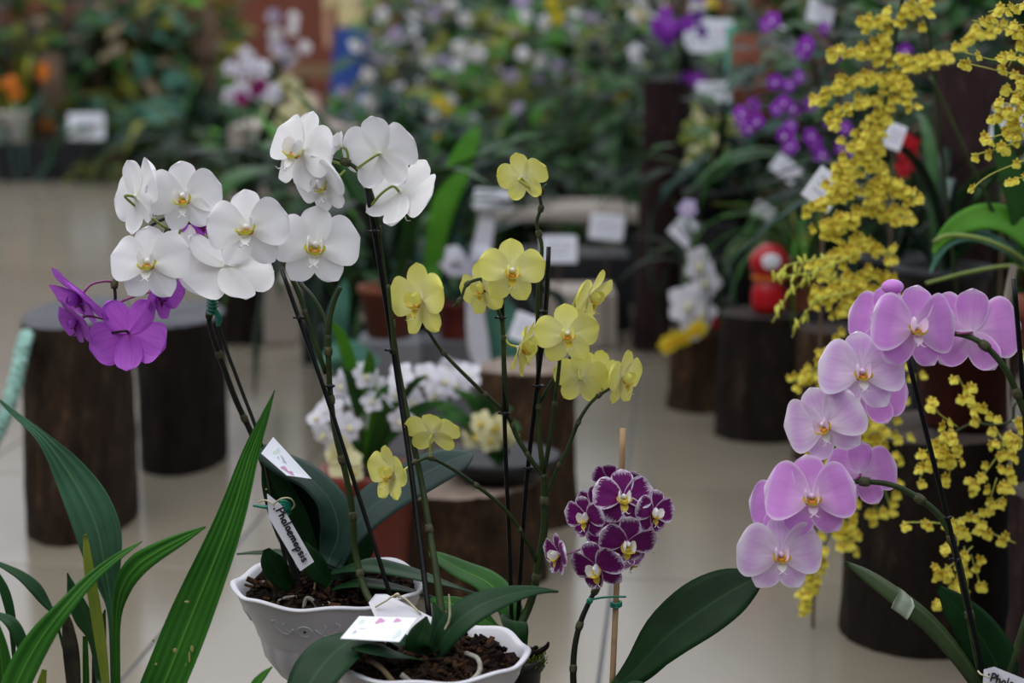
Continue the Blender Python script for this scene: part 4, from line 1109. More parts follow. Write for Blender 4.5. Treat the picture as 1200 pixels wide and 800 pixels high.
pxleaf(pl_, [(40, 850, 2.12, 8), (48, 805, 2.12, 6), (52, 784, 2.12, 3)], 'sheath_leaf', hint=hl(0.2, 0.1), fold=0.2)
pxleaf(pl_, [(280, 850, 2.08, 3), (296, 808, 2.08, 6), (308, 792, 2.08, 5), (319, 781, 2.08, 0.5)], 'pleated_leaf', hint=hl(-0.3, 0.6), fold=0.2)
cN = at(130, 860, 2.17)
potN = nursery_pot('nursery_pot', cN, 0.10, 0.14, 'nursery_black', 'wide black nursery pot of the pleated-leaf plant')
stump('cut_log', (cN.x, cN.y, 0), 0.10, cN.z - 0.148, 'bark_side', 'cut_pale', 'log section under the pot of the pleated-leaf plant', 12)

# ---------------------------------------------------------------- log stumps on the floor
def stump_px(px, base_y, top_y, w, side, cut, label, seed, sy=1.0, flare=0.08, rough=0.10, lean=0.0, name='log_stump'):
    Yfr = floor_y(base_y)
    r = w * 0.5 * m_per_px(Yfr)
    for _ in range(3):
        r = w * 0.5 * m_per_px(Yfr + r * sy)
    Yc = Yfr + r * sy
    x = at(px, base_y, Yc).x
    h = at(px, top_y, Yfr).z
    return stump(name, (x, Yc, 0), r, h, side, cut, label, seed, flare=flare, rough=rough, lean=lean, sy=sy), Vector((x, Yc, h)), r
s1, t1, r1 = stump_px(100, 640, 386, 122, 'bark_side', 'cut_grey', 'tall dark bark stump with a grey top under the magenta blooms', 21, 2.1, rough=0.06, flare=0.01)
s2, t2, r2 = stump_px(216, 558, 384, 102, 'bark_dark', 'cut_grey', 'black bark stump behind the bare stems tied with green tape', 22, 2.0, rough=0.06, flare=0.01)
s3, t3, r3 = stump_px(280, 404, 322, 56, 'bark_dark', 'cut_dark', 'small far dark stump under the left white blooms', 23)
s4, t4, r4 = stump_px(822, 484, 392, 76, 'bark_brown', 'cut_dark', 'low brown stump under the blurred white blossoms', 24, rough=0.14)
s5, t5, r5 = stump_px(890, 519, 374, 98, 'bark_dark', 'cut_dark', 'dark stump carrying the red jar', 25)
s6, t6, r6 = stump_px(974, 548, 392, 84, 'bark_brown', 'cut_dark', 'brown stump behind the yellow spray and lavender blooms', 26)
s7, t7, r7 = stump_px(1082, 772, 522, 196, 'bark_dark', 'cut_dark', 'broad near-black stump behind the leaves of the lavender orchid', 27, flare=0.03, rough=0.04)
s8, t8, r8 = stump_px(1262, 905, 600, 176, 'bark_red', 'cut_dark', 'reddish bark stump cut off by the frame beside the lavender orchid', 28, flare=0.25, rough=0.12)
s9, t9, r9 = stump_px(528, 700, 586, 216, 'bark_brown', 'cut_pale', 'low wide stump with a pale sawn top behind the yellow orchid', 29, rough=0.09)
s10, t10, r10 = stump_px(616, 622, 440, 118, 'bark_brown', 'cut_pale', 'upright brown log behind the yellow orchid stems', 30, rough=0.12)
# tree trunk
Yt = floor_y(412); rt = 27 * m_per_px(Yt)
tr = thing('tree', (at(771, 412, Yt).x, Yt + rt, 0), 'dark bare tree trunk standing among the display tables', 'tree')
mb = MB(); rows, uvs = [], []
for i in range(19):
    q = i / 18; z = at(771, 96, Yt).z * q
    row = []
    for k in range(28):
        a = 2 * math.pi * k / 28
        n1 = noise.noise(Vector((math.cos(a) * 3, math.sin(a) * 3, z * 2.0)))
        rr = rt * (1.12 - 0.12 * min(1, z * 2) + 0.12 * n1)
        row.append((W[tr].translation.x + rr * math.cos(a) + 0.02 * math.sin(z * 2), W[tr].translation.y + rr * math.sin(a), z))
    rows.append(row); uvs.append([(0, q)] * 28)
mb.grid(rows, uvs, 0, close=True)
part('trunk', mb, M['bark_red'], tr)

# mint cord hanging from the tall stump
M['mint_cord'] = plain('mint_cord', '#8fb7ac', 0.6, 0.3, 0.35, 60)
mc = MB()
cpts = catmull([tuple(at(34, 392, 4.12)), tuple(at(28, 402, 4.05)), tuple(at(20, 440, 4.0)), tuple(at(11, 472, 3.98)), tuple(at(-2, 505, 3.96)), tuple(at(-22, 540, 3.95)), tuple(at(-50, 560, 3.95))], 60)
for s in range(3):
    mc.tube([Vector(p) + Vector((0.010 * math.cos(i * 0.9 + s * 2.1), 0.010 * math.sin(i * 0.9 + s * 2.1), 0.004 * math.sin(i * 2.3 + s))) for i, p in enumerate(cpts)], 0.007, 6, 0, 120)
for i, p in enumerate(cpts[1:10]):
    mc.ball(Vector(p) + Vector((0.008 * math.sin(i * 2), -0.006, 0.006 * math.cos(i * 3))), 0.010, 0, 6, 4)
solo('twisted_cord', mc, M['mint_cord'], 'twisted mint-green cord hanging from the tall left stump', 'cord', at(28, 402, 4.05))

# ---------------------------------------------------------------- yellow oncidium sprays
def floret_mesh(seed):
    r = random.Random(seed)
    mb = MB()
    j = lambda a: r.uniform(-a, a)
    # broad two-lobed lip hanging below, small barred tepals above
    for sx in (-1, 1):
        blade(mb, (0, -0.05, 0.05), (sx * 0.55, -0.8, 0.15 + j(0.1)), (0, 0.15, 1), 0.55, 0.24, -0.2 + j(0.1), 0, 0.6, 0.35, 4, 2)
    blade(mb, (0, 0.02, 0.06), (0, -1, 0.25), (0, 0.3, 1), 0.4, 0.16, 0.1, 0, 0.3, 0.5, 3, 2)
    for a in (90, 25, 155, -20, 200):
        a = math.radians(a + j(10))
        blade(mb, (0, 0.03, 0), (math.cos(a), math.sin(a), 0.2 + j(0.2)), (0, 0, 1), 0.40 + j(0.05), 0.11, -0.35, 1, 0.5, 0.5, 3, 2)
    mb.ball((0, 0.0, 0.08), 0.075, 1, 6, 4)
    return mb.mesh('flower', [M['oncidium_lip'], M['oncidium_tepal']])
FLORETS = [floret_mesh(s) for s in range(5)]
def bud_mesh():
    mb = MB(); mb.tube([(0, -0.25, 0), (0, 0.05, 0.02), (0, 0.3, 0)], [0.03, 0.09, 0.03], 6)
    return mb.mesh('bud', M['oncidium_bud'])
BUD = bud_mesh()
orng = random.Random(77)
def floret(parent, p, D, Y, mesh=None, lean=0.9):
    s = D * m_per_px(Y)
    n = (TOCAM + AX_R * orng.uniform(-lean, lean) + AX_U * orng.uniform(-0.5, 0.7)).normalized()
    up = (AX_U + AX_R * orng.uniform(-0.5, 0.5)); up = (up - n * up.dot(n)).normalized()
    R = Matrix((up.cross(n), up, n)).transposed()
    node('flower' if mesh is None else 'bud', mesh or orng.choice(FLORETS), parent, Matrix.Translation(p) @ R.to_4x4() @ Matrix.Scale(s * orng.uniform(0.85, 1.1), 4))
def spray(parent, branches, D, rb=0.0013, mat='pedicel_green', buds=False, extra=0.0, thin=1.0):
    """branches: (points (px, py), Y, florets, spread px). Each is a thin twig with florets along it."""
    for pts, Y, n, sp in branches:
        sp *= thin
        P = [at(a, b, Y + 0.02 * math.sin(a * 0.05)) for a, b in pts]
        mb = MB(); mb.tube(P, rb, 6); part('branch', mb, M[mat], parent)
        full = catmull([tuple(p) for p in P], max(2, n * 3))
        for i in range(n):
            q = Vector(full[min(len(full) - 1, int((0.12 + 0.88 * (i + orng.random()) / n) * (len(full) - 1)))])
            off = AX_R * orng.gauss(0, sp * 0.5) + AX_U * orng.gauss(0, sp * 0.5) - AX_F * orng.uniform(-0.6, 1.2) * sp
            p = q + off * m_per_px(Y)
            floret(parent, p, D, Y, BUD if buds else None)
        for i in range(int(n * extra)):
            q = Vector(full[orng.randrange(len(full) // 8, len(full))])
            p = q + (AX_R * orng.gauss(0, sp * 0.6) + AX_U * orng.gauss(0, sp * 0.6) + AX_F * orng.uniform(-0.5, 1.6) * sp) * m_per_px(Y)
            EXTRA.append((p, D * m_per_px(Y) * orng.uniform(0.8, 1.1)))
EXTRA = []
def floret_mass(parent):
    """The florets past the first three hundred of a plant, joined."""
    mb = MB()
    for p, s in EXTRA:
        src = orng.choice(FLORETS)
        n = (TOCAM + AX_R * orng.uniform(-.9, .9) + AX_U * orng.uniform(-.5, .7)).normalized()
        up = (AX_U + AX_R * orng.uniform(-.5, .5)); up = (up - n * up.dot(n)).normalized()
        T = Matrix.Translation(p) @ Matrix((up.cross(n), up, n)).transposed().to_4x4() @ Matrix.Scale(s, 4)
        b = len(mb.v)
        uv = src.uv_layers[0].data
        uvd = {}
        for pl in src.polygons:
            for li, vi in zip(pl.loop_indices, pl.vertices): uvd[vi] = tuple(uv[li].uv)
        for v in src.vertices:
            mb.v.append(tuple(T @ v.co)); mb.uv.append(uvd.get(v.index, (0, 0)))
        for pl in src.polygons:
            mb.f.append(tuple(b + i for i in pl.vertices)); mb.mi.append(pl.material_index)
    part('flower_mass', mb, [M['oncidium_lip'], M['oncidium_tepal']], parent, kind='stuff')

# big cascade
YO = 3.05
potO = Vector((t7.x + 0.05, t7.y, 0))
oc = thing('oncidium_orchid', (t7.x + 0.06, t7.y, t7.z + 0.010), 'yellow dancing-lady orchid with a dense tall cascade of tiny blooms in a dark red pot', 'orchid')
cpo = Vector((t7.x + 0.06, t7.y, t7.z + 0.164))
nursery_pot('oncidium_orchid', cpo, 0.098, 0.154, 'terracotta_dark', '', t=oc, pre='x')
mainline = [(1132, 420), (1120, 330), (1106, 200), (1092, 60), (1076, -30)]
pts = [at(1128, 400, cpo.y)] + [at(a, b, YO + 0.14 + 0.2 * (1 - i / 4)) for i, (a, b) in enumerate(mainline[1:])]
pts += [at(1062, -20, YO)] + [at(a, b, YO + 0.05) for a, b in ((1052, 30), (1042, 90), (1036, 140), (1024, 190), (1014, 240), (1006, 300), (1002, 350), (1000, 410), (1004, 470), (1000, 540), (984, 600), (962, 650), (944, 720))]
mb = MB(); mb.tube(pts, [0.0028] * 8 + [0.0016] * (len(pts) - 8), 7); part('flower_spike', mb, M['stem_green'], oc)
spray(oc, [
    ([(1054, 20), (1070, 5), (1085, 15)], YO, 7, 14), ([(1052, 30), (1030, 20), (1010, 32)], YO, 8, 12), ([(1046, 62), (1010, 60), (968, 62)], YO, 11, 7),
    ([(1046, 66), (1075, 72), (1112, 64)], YO, 12, 9), ([(1046, 40), (1030, 52), (1024, 66)], YO, 6, 14),
    ([(1040, 84), (1000, 96), (954, 116)], YO, 13, 8), ([(1040, 84), (1056, 100), (1060, 120)], YO, 12, 16), ([(1036, 110), (1000, 124), (968, 142)], YO, 12, 8),
    ([(1034, 120), (1036, 135), (1030, 148)], YO, 8, 14), ([(1028, 150), (1010, 165), (1000, 185)], YO, 12, 17), ([(1022, 170), (1030, 190), (1034, 210)], YO, 10, 16),
    ([(1014, 200), (985, 200), (985, 222)], YO, 15, 16), ([(1014, 215), (975, 232), (940, 246)], YO, 10, 6), ([(1012, 225), (1045, 215), (1072, 232)], YO, 16, 13),
    ([(1010, 240), (1040, 250), (1066, 256)], YO, 14, 12), ([(1008, 250), (985, 262), (968, 272)], YO, 16, 14), ([(1006, 275), (1020, 290), (1050, 300)], YO, 9, 15),
    ([(1006, 290), (985, 300), (962, 312)], YO, 12, 15), ([(1003, 320), (1030, 330), (1050, 345)], YO, 11, 15), ([(1003, 335), (980, 340), (960, 352)], YO, 14, 15),
    ([(1001, 420), (960, 436), (928, 446)], YO, 10, 9), ([(1003, 430), (1028, 440), (1046, 470)], YO, 12, 16), ([(1002, 480), (1020, 500), (1038, 540)], YO, 14, 18),
    ([(1000, 540), (1010, 560), (1030, 600)], YO, 10, 16), ([(990, 590), (980, 610), (990, 630)], YO, 12, 17), ([(968, 640), (952, 665), (942, 715)], YO, 5, 7)], 14, extra=2.1, thin=0.78)
spray(oc, [([(1003, 440), (1030, 470), (1050, 500)], YO, 1, 26), ([(1002, 470), (985, 500), (975, 540)], YO, 1, 22), ([(1001, 520), (1030, 560), (1046, 600)], YO, 1, 24), ([(996, 570), (980, 600), (996, 636)], YO, 1, 22),
           ([(1003, 400), (1030, 410), (1054, 430)], YO, 1, 22), ([(1002, 400), (975, 415), (945, 440)], YO, 1, 14), ([(1003, 330), (1000, 345), (985, 360)], YO, 1, 26), ([(960, 650), (950, 680), (944, 710)], YO, 1, 9)], 14, extra=24)
floret_mass(oc)
spray(oc, [([(1000, 330), (955, 325), (925, 345), (905, 378)], YO - 0.1, 10, 4), ([(998, 300), (958, 318), (932, 322), (908, 326)], YO - 0.1, 10, 4), ([(1000, 342), (960, 352), (940, 372), (928, 395)], YO - 0.1, 8, 4), ([(985, 300), (950, 305), (922, 312), (905, 330)], YO - 0.1, 8, 4)], 26, buds=True, mat='pedicel_yellow')
# cascade on the right edge, nearer the camera
YR = 2.62
orr = thing('oncidium_orchid', at(1400, 420, YR), 'yellow dancing-lady orchid with airy zigzag sprays hanging over the green strap leaf', 'orchid')
pxtube(orr, [(1400, 420, YR), (1330, 200, YR), (1270, 20, YR), (1240, -30, YR), (1214, -6, YR), (1205, 60, YR), (1202, 140, YR), (1212, 240, YR)], 0.002, 'stem_olive', name='flower_spike')
spray(orr, [
    ([(1212, 0), (1185, 8), (1158, 14)], YR, 6, 8), ([(1207, 28), (1190, 30), (1166, 34)], YR, 6, 8), ([(1206, 45), (1192, 60), (1182, 78)], YR, 6, 10), ([(1206, 40), (1165, 28), (1140, 24)], YR, 3, 6),
    ([(1204, 80), (1185, 66), (1165, 70), (1132, 62)], YR, 2, 3), ([(1203, 100), (1188, 108), (1176, 102)], YR, 5, 9), ([(1202, 110), (1190, 90), (1168, 80)], YR, 4, 6),
    ([(1202, 120), (1190, 122), (1172, 120)], YR, 9, 12), ([(1203, 130), (1186, 132), (1160, 136)], YR, 9, 11), ([(1204, 140), (1192, 146), (1172, 150)], YR, 9, 12), ([(1204, 150), (1180, 156), (1150, 164)], YR, 9, 8),
    ([(1206, 160), (1176, 172), (1140, 182)], YR, 7, 7), ([(1208, 185), (1160, 205), (1134, 226)], YR, 2, 4), ([(1212, 205), (1190, 210), (1176, 216)], YR, 3, 4), ([(1203, 90), (1175, 84), (1130, 74), (1124, 76)], YR, 3, 4)], 15, 0.0009, 'pedicel_yellow')
spray(orr, [([(1180, 30), (1150, 40), (1128, 60)], 2.95, 10, 11), ([(1166, 20), (1146, 30), (1140, 44)], 2.95, 6, 11)], 15, 0.0009, 'pedicel_yellow')
# low spray between the lavender spikes
YQ = 2.72
ol = thing('oncidium_orchid', at(1470, 560, YQ), 'yellow dancing-lady orchid with low loose sprays before the black stump', 'orchid')
pxtube(ol, [(1470, 560, YQ), (1300, 480, YQ), (1200, 468, YQ), (1186, 492, YQ), (1165, 498, YQ), (1140, 496, YQ), (1116, 508, YQ)], 0.0018, 'stem_olive', name='flower_spike')
spray(ol, [
    ([(1150, 496), (1138, 470), (1122, 440)], YQ, 12, 14), ([(1122, 500), (1100, 484), (1096, 474)], YQ, 5, 9), ([(1116, 508), (1100, 520), (1072, 534)], YQ, 14, 14), ([(1110, 512), (1118, 530), (1112, 556)], YQ, 14, 14),
    ([(1108, 512), (1090, 540), (1078, 560)], YQ, 10, 12), ([(1186, 492), (1196, 500), (1194, 526)], 2.6, 8, 9), ([(1160, 500), (1176, 520), (1150, 560), (1142, 572)], YQ, 12, 13), ([(1165, 498), (1186, 540), (1176, 574)], YQ, 14, 13),
    ([(1168, 560), (1160, 590), (1172, 584)], YQ, 7, 9), ([(1164, 585), (1150, 600), (1108, 612), (1090, 612)], YQ, 6, 6), ([(1150, 602), (1146, 618), (1165, 626), (1190, 636)], YQ, 7, 5), ([(1140, 600), (1120, 620), (1128, 622)], YQ, 4, 5),
    ([(1146, 620), (1112, 640), (1106, 652)], YQ, 6, 7), ([(1140, 640), (1108, 668), (1096, 674)], YQ, 12, 8), ([(1136, 655), (1120, 680), (1112, 690)], YQ, 8, 8), ([(1138, 650), (1146, 676), (1150, 688)], YQ, 4, 5), ([(1130, 640), (1134, 680), (1128, 700)], YQ, 4, 5),
    ([(1120, 690), (1100, 706), (1094, 710)], YQ, 3, 4), ([(1096, 612), (1066, 612), (1060, 616)], YQ, 2, 2), ([(1196, 468), (1206, 440), (1198, 410)], 2.6, 4, 5)], 15, 0.0009, 'pedicel_yellow')
# their pots stand beyond the right edge
for nm, px_, py_, Yp, lab in (('orr', 1400, 424, YR, 'clay pot of the orchid with airy yellow sprays'), ('ol', 1470, 564, YQ, 'clay pot of the orchid with low loose yellow sprays')):
    c_ = at(px_, py_, Yp)
    nursery_pot('clay_pot', c_, 0.06, 0.11, 'terracotta', lab)
    stump('cut_log', (c_.x, c_.y, 0), 0.075, c_.z - 0.118, 'bark_side', 'cut_dark', 'log section under the ' + lab, 40 + px_ % 7)
# ---------------------------------------------------------------- library for the blurred plants behind
for nm, a, b in (('bg_dark', '#0c1d11', '#1c3620'), ('bg_mid', '#1f431d', '#386629'), ('bg_bright', '#3a7a18', '#5c9a2a'), ('bg_blue', '#1a352e', '#345a4d'), ('bg_olive', '#5d6a1c', '#8a8a2a'), ('bg_yellow', '#8f8a26', '#b8a838'), ('bg_teal', '#3d6e5e', '#5a8c78'), ('bg_tan', '#6e5f48', '#94856a')):
    M[nm] = leaf_mat(nm, a, b, 0.5, trans=0.2, spec=0.25)
for nm, col in (('bl_white', '#e6e4ee'), ('bl_lilac', '#b9a9d2'), ('bl_purple', '#8f2fb4'), ('bl_violet', '#5a2a86'), ('bl_orange', '#d9701a'), ('bl_yellow', '#d8c02a'), ('bl_cream', '#e2dcae'), ('bl_pink', '#c7a0a4'), ('bl_magenta', '#8e1c66'), ('bl_red', '#b01524'), ('bl_lime', '#8b9a4c')):
    M[nm] = plain(nm, col, 0.5, 0.3, 0.08, 30, trans=0.25)
M['print_faint'] = plain('print_faint', '#d9c6d8', 0.5, 0.3)
M['post_brown'] = wood_mat('post_brown', '#4a3a30', '#6b5646', '#85705c', 6.0)
M['plank_wood'] = wood_mat('plank_wood', '#7a6048', '#93775a', '#a98d6c', 6.0)
M['stone_pale'] = plain('stone_pale', '#a59a90', 0.7, 0.3, 0.08, 6)
M['stone_grey'] = plain('stone_grey', '#77777c', 0.6, 0.3, 0.08, 6)
M['planter_black'] = plain('planter_black', '#14161a', 0.55, 0.4, 0.2, 8)
M['teal_pole'] = plain('teal_pole', '#3f8f78', 0.5, 0.4)

def lib_leaf(name, hw, droop, mat, n=9, seed=0):
    """Unit leaf growing up from the origin and arching along +X."""
    mb = MB(); pts = []
    for i in range(6):
        q = i / 5
        ang = droop * q * q
        x = q * math.sin(ang) * 0.9 + 0.08 * q
        z = q * math.cos(ang * 0.8)
        w = hw * (0.35 + 1.3 * q if q < 0.5 else 1.0 * (1 - ((q - 0.5) / 0.5) ** 2)) if q < 1 else 0.002
        pts.append((Vector((x, 0.03 * math.sin(q * 3 + seed), z)), max(w, 0.002)))
    leafblade(mb, pts, [Vector((-0.9, 0.1, 0.5))] * 6, fold=0.25, thick=0.004, nu=n, nv=2)
    return mb.mesh(name, M[mat])
LEAVES = {}
def lib(kind, mat):
    if (kind, mat) not in LEAVES:
        hw = {'strap': 0.035, 'sword': 0.05, 'broad': 0.13, 'grass': 0.014}[kind]
        LEAVES[(kind, mat)] = [lib_leaf('leaf', hw * f, d, mat, seed=i) for i, (d, f) in enumerate(((0.3, 1.0), (0.8, 0.9), (1.3, 1.1), (1.9, 1.0)))]
    return LEAVES[(kind, mat)]
def bloom_mesh(mat, centre, seed, n=5):
    r = random.Random(seed); mb = MB()
    for i in range(n):
        a = 2 * math.pi * i / n + math.pi / 2
        blade(mb, (0, 0, 0), (math.cos(a), math.sin(a), 0.25 + r.uniform(-.15, .15)), (0, 0, 1), 0.5, 0.2, -0.25, 0, 0.6, 0.4, 4, 2)
    mb.tube([(0, 0, -0.1), (0, -0.05, 0.1), (0, -0.16, 0.22)], [0.04, 0.09, 0.05], 6, 1)
    return mb.mesh('flower', [M[mat], M[centre]])
BLOOMS = {}
def bloom(mat, centre='bl_yellow'):
    if (mat, centre) not in BLOOMS: BLOOMS[(mat, centre)] = [bloom_mesh(mat, centre, s) for s in (1, 2)]
    return BLOOMS[(mat, centre)]
brg = random.Random(2024)
def leaves(t, base, n, L, kind, mat, spread=1.0, az=None, lo=0.7, tilt0=0.1):
    for i in range(n):
        a = (2 * math.pi * i / n + brg.uniform(-0.5, 0.5)) if az is None else math.radians(brg.uniform(*az))
        s = L * brg.uniform(lo, 1.05)
        ti = tilt0 + spread * brg.uniform(0, 0.5)
        m = brg.choice(mat) if isinstance(mat, (list, tuple)) else mat
        p = Vector(base) + Vector((math.cos(a), math.sin(a), 0)) * (0.02 * L)
        node('leaf', brg.choice(lib(kind, m)), t, Matrix.Translation(p) @ Matrix.Rotation(a, 4, 'Z') @ Matrix.Rotation(ti, 4, 'Y') @ Matrix.Scale(s, 4))
def put_bloom(t, p, size, mat, centre='bl_yellow', face=None, lean=0.8, name='flower'):
    n = ((face or TOCAM) + AX_R * brg.uniform(-lean, lean) + AX_U * brg.uniform(-0.5, 0.5)).normalized()
    up = (AX_U + AX_R * brg.uniform(-0.6, 0.6)); up = (up - n * up.dot(n)).normalized()
    R = Matrix((up.cross(n), up, n)).transposed()
    node(name, brg.choice(bloom(mat, centre)), t, Matrix.Translation(p) @ R.to_4x4() @ Matrix.Scale(size * brg.uniform(0.85, 1.1), 4))
def sprays(t, base, ends, size, mat, per, centre='bl_yellow', jitter=1.0, from_q=0.45, stem='stem_olive', rs=0.003):
    """Flower stems from base to each end point (world), blooms along the upper part."""
    for e in ends:
        b = Vector(base); e = Vector(e)
        mid = (b + e) * 0.5 + Vector(((e.x - b.x) * -0.15, 0, abs(e.z - b.z) * 0.18))
        mb = MB(); P = [b, mid, e]; mb.tube(P, [rs, rs * 0.8, rs * 0.5], 5); part('flower_stem', mb, M[stem], t)
        full = catmull([tuple(p) for p in P], 30)
        for k in range(per):
            q = from_q + (1 - from_q) * (k + brg.random() * 0.6) / per
            c = Vector(full[min(30, int(q * 30))])
            off = Vector((brg.gauss(0, 1), brg.gauss(0, 1), brg.gauss(0, 1))) * size * 0.4 * jitter
            m = brg.choice(mat) if isinstance(mat, (list, tuple)) else mat
            put_bloom(t, c + off, size, m, centre)
def simple_pot(t, base, r, h, mat):
    mb = MB(); mb.lathe([(r * 0.72, 0), (r * 0.95, h * 0.84), (r * 1.05, h * 0.86), (r * 1.05, h), (r * 0.9, h), (r * 0.85, h * 0.9), (0.01, h * 0.92)], 20, 0, None, base, cap0=True)
    part('pot', mb, M[mat], t)
def bgplant(name, label, px, Y, kind, mat, L, n=14, z=0.0, spread=1.0, pot=None, group=None, az=None, cat='plant', tilt0=0.1, lo=0.7):
    x = at(px, 300, Y).x
    t = thing(name, (x, Y, z), label, cat, group)
    h = 0.0
    if pot:
        simple_pot(t, Vector((x, Y, z)), pot[1], pot[2], pot[0]); h = pot[2] * 0.9
    leaves(t, (x, Y, z + h), n, L, kind, mat, spread, az, lo, tilt0)
    return t, Vector((x, Y, z + h))
def shrub(label, px, Y, w, h, mats, n=420, leaf=0.075, z=0.0, d=None, name='shrub', trunk='post_brown', blooms=None):
    x = at(px, 300, Y).x
    t = thing(name, (x, Y, z), label, 'shrub')
    mb = MB(); mb.tube([(x, Y, z), (x + 0.03, Y, z + h * 0.3), (x - 0.02, Y + 0.02, z + h * 0.8)], [0.03, 0.022, 0.01], 6)
    for k in range(5):
        a = k * 1.3
        mb.tube([(x, Y, z + h * 0.2), (x + w * 0.2 * math.cos(a), Y + w * 0.2 * math.sin(a), z + h * 0.5), (x + w * 0.38 * math.cos(a), Y + w * 0.38 * math.sin(a), z + h * 0.8)], [0.014, 0.01, 0.005], 5)
    part('branches', mb, M[trunk], t)
    fm = MB(); r = brg
    d = d or w * 0.7
    for i in range(n):
        u = r.uniform(-1, 1); a = r.uniform(0, 2 * math.pi); q = r.uniform(0.55, 1.0)
        s = math.sqrt(1 - u * u)
        p = Vector((x + w * 0.5 * q * s * math.cos(a), Y + d * 0.5 * q * s * math.sin(a), z + h * 0.54 + h * 0.46 * q * u))
        dr = Vector((s * math.cos(a), s * math.sin(a), u * 0.6 - 0.25)) + Vector((r.uniform(-.6, .6), r.uniform(-.6, .6), r.uniform(-.6, .6)))
        blade(fm, p, dr, (r.uniform(-.5, .5), r.uniform(-.5, .5) - 0.3, 1), leaf * r.uniform(0.7, 1.3), leaf * 0.27, -0.25, r.randrange(len(mats)), 0.6, 0.5, 3, 2)
    o = part('foliage', fm, [M[m] for m in mats], t, kind='stuff')
    if blooms:
        for mat, nb, size in blooms:
            for i in range(nb):
                u = r.uniform(-0.3, 1); a = r.uniform(math.pi, 2 * math.pi); s = math.sqrt(1 - u * u)
                put_bloom(t, Vector((x + w * 0.52 * s * math.cos(a), Y + d * 0.52 * s * math.sin(a), z + h * 0.54 + h * 0.46 * u)), size, mat)
    return t
def post(label, px, Y, wpx, py_top, mat, name='wooden_post', cat='post'):
    r = wpx * 0.5 * m_per_px(Y); x = at(px, 300, Y).x
    zt = at(px, py_top, Y).z
    mb = MB(); mb.lathe([(r * 1.1, 0), (r, 0.2), (r * 0.97, zt * 0.6), (r * 0.93, zt)], 16, 0, lambda rr, zz, a, i: (rr * (1 + 0.05 * math.sin(3 * a + i)), zz), (x, Y, 0), cap0=True, cap1=True)
    return solo(name, mb, M[mat], label, cat, Vector((x, Y, 0)))
def block(name, label, cat, px0, px1, py_top, py_base, mat, depth=0.3, Y=None, ch=0.006, z0=0.0):
    Yf_ = Y or floor_y(py_base)
    a, b = at(px0, py_top, Yf_), at(px1, py_top, Yf_)
    mb = MB(); mb.box((a.x, Yf_, z0), (b.x, Yf_ + depth, a.z), 0, ch)
    return solo(name, mb, M[mat], label, cat, Vector(((a.x + b.x) / 2, Yf_ + depth / 2, z0)), smooth=False), a.z
def stand_card(label, px, py, Y, w, h, rot=0.0, mark='print_faint', name='sign_card', lean=8, foot=None):
    """A printed card on a thin peg pushed into whatever is below."""
    m = m_per_px(Y); c = at(px, py, Y)
    zf = foot if foot is not None else 0.0
    t = thing(name, (c.x, c.y, zf), label, 'card')
    Rm = Matrix.Translation(c) @ Matrix.Rotation(math.radians(rot), 4, 'Y') @ Matrix.Rotation(math.radians(-lean), 4, 'X')
    mb = MB(); mb.box((-w * m / 2, -0.002, -h * m / 2), (w * m / 2, 0.002, h * m / 2), 0, 0.0008, Rm); part('card_sheet', mb, M['card_white'], t, smooth=False)
    mb = MB()
    for i in range(3):
        mb.box((-w * m * 0.32, -0.0032, h * m * (0.22 - 0.2 * i)), (w * m * (0.1 + 0.1 * i), -0.0022, h * m * (0.27 - 0.2 * i)), 0, 0, Rm)
    part('printed_lines', mb, M['print_grey'], t, smooth=False)
    mb = MB(); mb.box((w * m * 0.18, -0.0032, h * m * 0.05), (w * m * 0.34, -0.0022, h * m * 0.25), 0, 0, Rm); part('printed_mark', mb, M[mark], t, smooth=False)
    pg = MB(); pg.tube([(c.x, c.y + 0.004, zf), (c.x, c.y + 0.004, c.z + h * m * 0.2)], 0.003, 6); part('peg', pg, M['post_brown'], t)
    return t

# ---------------------------------------------------------------- middle distance, centre
top9 = W[s9].translation.z
zt9 = t9.z
# red pot of small white orchids on the low pale stump
c = at(432, 548, 3.55)
rp = thing('potted_orchid', (c.x, c.y, 0), 'red plastic pot of clustered small white orchids among arching green straps', 'orchid')
h_ = 0.19
nursery_pot('potted_orchid', c, 0.088, h_, 'red_plastic', '', t=rp, pre='x')
W[rp] = W[rp]
rp_low = c.z - h_
for (tx, ty, L, az_) in ((385, 375, 0.36, 0), (400, 430, 0.3, 0), (432, 410, 0.3, 0), (470, 470, 0.24, 0), (520, 470, 0.3, 0), (500, 440, 0.3, 0), (362, 500, 0.2, 0), (455, 450, 0.22, 0)):
    pxleaf(rp, [(432, 545, 3.55, 5), (432 + (tx - 432) * 0.25, 545 + (ty - 545) * 0.45, 3.53, 8), (432 + (tx - 432) * 0.65, 545 + (ty - 545) * 0.85, 3.50, 8), (tx, ty, 3.47, 1.5)], 'bg_bright' if tx in (385, 432, 455) else 'bg_mid', fold=0.25, nu=12, nv=4, hint=(TOCAM + Vector((0.3, 0, 0.3))).normalized())
for i, (bx, by) in enumerate(((388, 478), (398, 452), (412, 436), (420, 470), (408, 500), (428, 440), (440, 452), (452, 480), (380, 508), (395, 520), (425, 495), (446, 505), (470, 440), (462, 462), (372, 490), (415, 455), (470, 492), (436, 470), (475, 452), (484, 470))):
    put_bloom(rp, at(bx, by, 3.47 + 0.03 * (i % 4)), 34 * m_per_px(3.45), 'bl_white', 'bl_cream')
mb = MB()
for bx, by in ((395, 480), (415, 450), (440, 470), (465, 465)):
    mb.tube([at(432, 545, 3.55), at((432 + bx) / 2, (545 + by) / 2 - 5, 3.54), at(bx, by, 3.51)], 0.003, 5)
part('flower_stem', mb, M['stem_olive'], rp)
